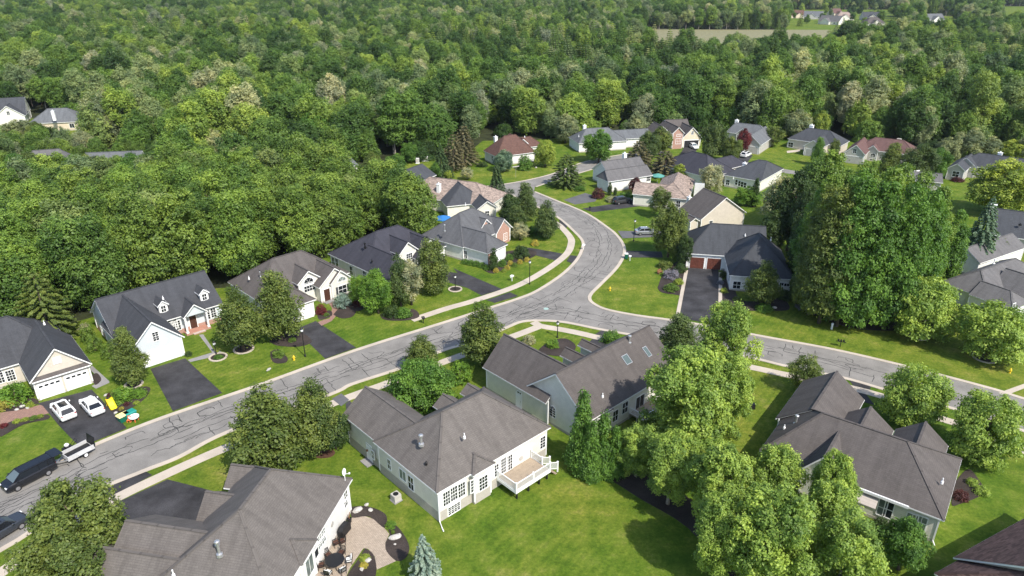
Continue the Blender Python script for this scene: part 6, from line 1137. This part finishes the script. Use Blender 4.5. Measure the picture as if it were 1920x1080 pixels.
cx, cy = G(540+695/6, 920+355/6); r = tag(empty('fire_pit', (cx, cy, D_Z)), 'small dark planter at the white wall corner of the patio', 'planter'); mb = MB(); mb.lathe([(.18,0),(.24,.45),(.2,.45),(.18,.38)], n=12); mb.build('pot', M['dark_metal'], r); mb = MB(); mb.bar((0,0,.4),(.05,.1,1.15),.05,.05); mb.bar((0,0,.4),(-.1,-.05,.95),.04,.04); mb.build('stem', M['rust'], r); r.name = 'planter'
def rock(px, s, label, asp=1.0):
    x, y = G(*px); rr = random.Random(int(px[0]*7+px[1])); bm = bmesh.new(); bmesh.ops.create_icosphere(bm, subdivisions=2, radius=1)
    for v in bm.verts: v.co = Vector((v.co.x*s*asp, v.co.y*s*.8, v.co.z*s*.55))*(1+rr.uniform(-.16,.16))
    me = bpy.data.meshes.new('rock'); bm.to_mesh(me); bm.free(); me.materials.append(M['rock']); o = link('rock', me, loc=(x, y, .05+s*.2), rz=rr.uniform(0, 3)); tag(o, label, 'rock', 'rocks in the garden beds')
z4 = lambda a, b: (540+a/6, 920+b/6)
rock(z4(785,228), .4, 'pale flat rock at the upper end of the patio bed', 1.4); rock(z4(885,165), .25, 'grey rock standing at the upper bed edge'); rock(z4(930,225), .28, 'darker rock in the upper patio bed'); rock(z4(1208,530), .42, 'long pale rock in the round patio bed', 1.6); rock(z4(1205,608), .14, 'small pale stone below the long rock'); rock(z4(900,790), .32, 'pale rock in the triangular patio bed'); rock(z4(832,890), .22, 'small pale rock at the bottom of the triangular bed')
for k, q in enumerate(((42,763),(32,769),(52,766),(26,762))): rock(q, .3-.03*k, ('white rock in the garage bed under the bright shrub, '+('largest','foremost','rightmost','leftmost')[k]))
rock((199,742), .28, 'white stone at the top of the kerbside bed'); rock((217,775), .25, 'white stone beside the driveway below the slide'); rock((1452,578), .4, 'grey rock at the foot of the olive tree'); rock((1005,315), .4, 'pale rock beside the very large globe'); rock((504,694), .28, 'pale flat stone at the kerb of the striped lawn', 1.5)
x, y = G(1559,617); r = tag(empty('utility_pedestal', (x, y, 0)), 'white utility pedestal alone on the lawn before the dark clump', 'utility box'); mb = MB(); mb.lathe([(.15,0),(.15,.75),(.19,.76),(.19,.95),(.1,1.05)], n=10); mb.build('casing', M['pvc'], r)
for px, lb, w in (((783,306), 'white utility cabinet at the lane end, left', .9), ((797,302), 'pale utility cabinet at the lane end, right', 1.8)):
    x, y = G(*px); r = tag(empty('utility_cabinet', (x, y, 0)), lb, 'utility box'); mb = MB(); mb.box(-w/2,w/2,-.4,.4,.1,1.4); mb.box(-w/2-.05,w/2+.05,-.45,.45,1.4,1.46); mb.box(-w/2-.1,w/2+.1,-.5,.5,0,.1); mb.build('casing', M['pvc'], r); mb = MB(); mb.box(-w/2+.06,-.02,-.43,-.4,.2,1.3); mb.box(.02,w/2-.06,-.43,-.4,.2,1.3); mb.build('door', M['greige'], r)
x, y = G(1706,347); r = tag(empty('basketball_hoop', (x, y, 0), .3), 'basketball hoop with a white backboard on the far right lawn', 'basketball hoop'); mb = MB(); mb.tube([(0,0,0),(0,0,3.0),(.25,-.8,3.4)], .07, 8); mb.build('pole', M['galvanised'], r); mb = MB(); mb.box(-.65,1.15,-.9,-.84,3.0,4.1); mb.build('backboard', M['pvc'], r); mb = MB(); mb.tube([(.25+.23*math.cos(t),-1.15+.23*math.sin(t),3.15) for t in np.linspace(0, 6.28, 13)], .015, 5); mb.build('hoop', M['toy_orange'], r)
x, y = G(967,333); r = tag(empty('street_sign', (x, y, 0), .5), 'street name sign on a thin pole at the lane corner', 'sign'); mb = MB(); mb.tube([(0,0,0),(0,0,2.9)], .04, 6); mb.build('pole', M['galvanised'], r); mb = MB(); mb.box(-1.0,1.0,-.02,.02,2.9,3.15); mb.build('name_plate', M['greige'], r)
x, y = G(1024,579); mb = MB(); mb.lathe([(.42,.0),(.42,.008),(.02,.009)], (x, y, .012), n=20); o = mb.build('manhole_cover', M['water_cover']); tag(o, 'pale round manhole cover in the middle of the junction', 'manhole cover')
mbg = tag(empty('garden_bench', (*G(1237,513), 0), .8), 'small wooden bench beside the lavender dome shrub', 'bench'); mb = MB(); mb.box(-.6,.6,-.2,.2,.38,.43); mb.build('seat', M['rust'], mbg); mb = MB(); mb.box(-.6,.6,.18,.23,.5,.85); mb.build('backrest', M['rust'], mbg)
for s in (-.5,.5): mb = MB(); mb.box(s-.04,s+.04,-.18,.2,0,.38); mb.build('leg', M['rust'], mbg)
x, y = G(1408,765); r = tag(empty('compost_bin', (x, y, 0)), 'small dark box on the grass beside the bright trees', 'box'); mb = MB(); mb.mesh([(-.45,-.35,0),(.45,-.35,0),(.45,.35,0),(-.45,.35,0),(-.38,-.3,.6),(.38,-.3,.6),(.38,.3,.6),(-.38,.3,.6)], [(0,1,5,4),(1,2,6,5),(2,3,7,6),(3,0,4,7),(4,5,6,7)]); mb.build('box_body', M['black'], r); mb = MB(); mb.box(-.42,.42,-.34,.34,.6,.65); mb.build('lid', M['dark_metal'], r)
# ------------------------------------------------------------------ light, sky, camera
W_ = bpy.data.worlds.new('World'); SC.world = W_; W_.use_nodes = True; n = W_.node_tree.nodes; l = W_.node_tree.links
sk = n.new('ShaderNodeTexSky'); sk.sky_type = 'NISHITA'; sk.sun_disc = False; EL = math.radians(48); AZ = math.radians(-52)   # sun behind the camera, to its right
sk.sun_elevation = EL; sk.sun_rotation = math.pi/2-AZ; sk.air_density = 1.0; sk.dust_density = 1.2; sk.ozone_density = 1.0
l.new(sk.outputs[0], n['Background'].inputs['Color']); n['Background'].inputs['Strength'].default_value = .15
sd = bpy.data.lights.new('sun', 'SUN'); sd.energy = 3.7; sd.angle = math.radians(.53); sd.color = (1, .94, .84); so = bpy.data.objects.new('sun', sd); COL.objects.link(so)
so.rotation_euler = Vector((-math.cos(AZ)*math.cos(EL), -math.sin(AZ)*math.cos(EL), -math.sin(EL))).to_track_quat('-Z', 'Y').to_euler(); so.location = (60, -60, 120)
cd = bpy.data.cameras.new('camera'); cam = bpy.data.objects.new('camera', cd); COL.objects.link(cam); cam.location = (0, 0, CAMH); cam.rotation_euler = (math.pi/2-PITCH, 0, 0)
cd.sensor_width = 36; cd.lens = 36*F/1920; cd.clip_end = 9000; cd.clip_start = .5; SC.camera = cam
SC.render.resolution_x = 1920; SC.render.resolution_y = 1080
SC.view_settings.view_transform = 'Standard'; SC.view_settings.look = 'None'; SC.view_settings.exposure = 0.70; SC.view_settings.gamma = 1
SC.cycles.max_bounces = 6; SC.cycles.diffuse_bounces = 3; SC.cycles.glossy_bounces = 2; SC.cycles.transmission_bounces = 3; SC.cycles.use_denoising = True

hz = MB(); hz.box(-2500, 2500, -40, 2600, -1.5, 62)
hm = bpy.data.materials.new('haze'); hm.use_nodes = True; hn = hm.node_tree.nodes; hn.remove(hn['Principled BSDF']); pv = hn.new('ShaderNodeVolumePrincipled'); pv.inputs['Color'].default_value = (.80, .88, 1, 1); pv.inputs['Density'].default_value = .00005; pv.inputs['Anisotropy'].default_value = .2
hm.node_tree.links.new(pv.outputs[0], hn['Material Output'].inputs['Volume']); tag(hz.build('haze', hm), kind='stuff')
SC.cycles.volume_bounces = 0
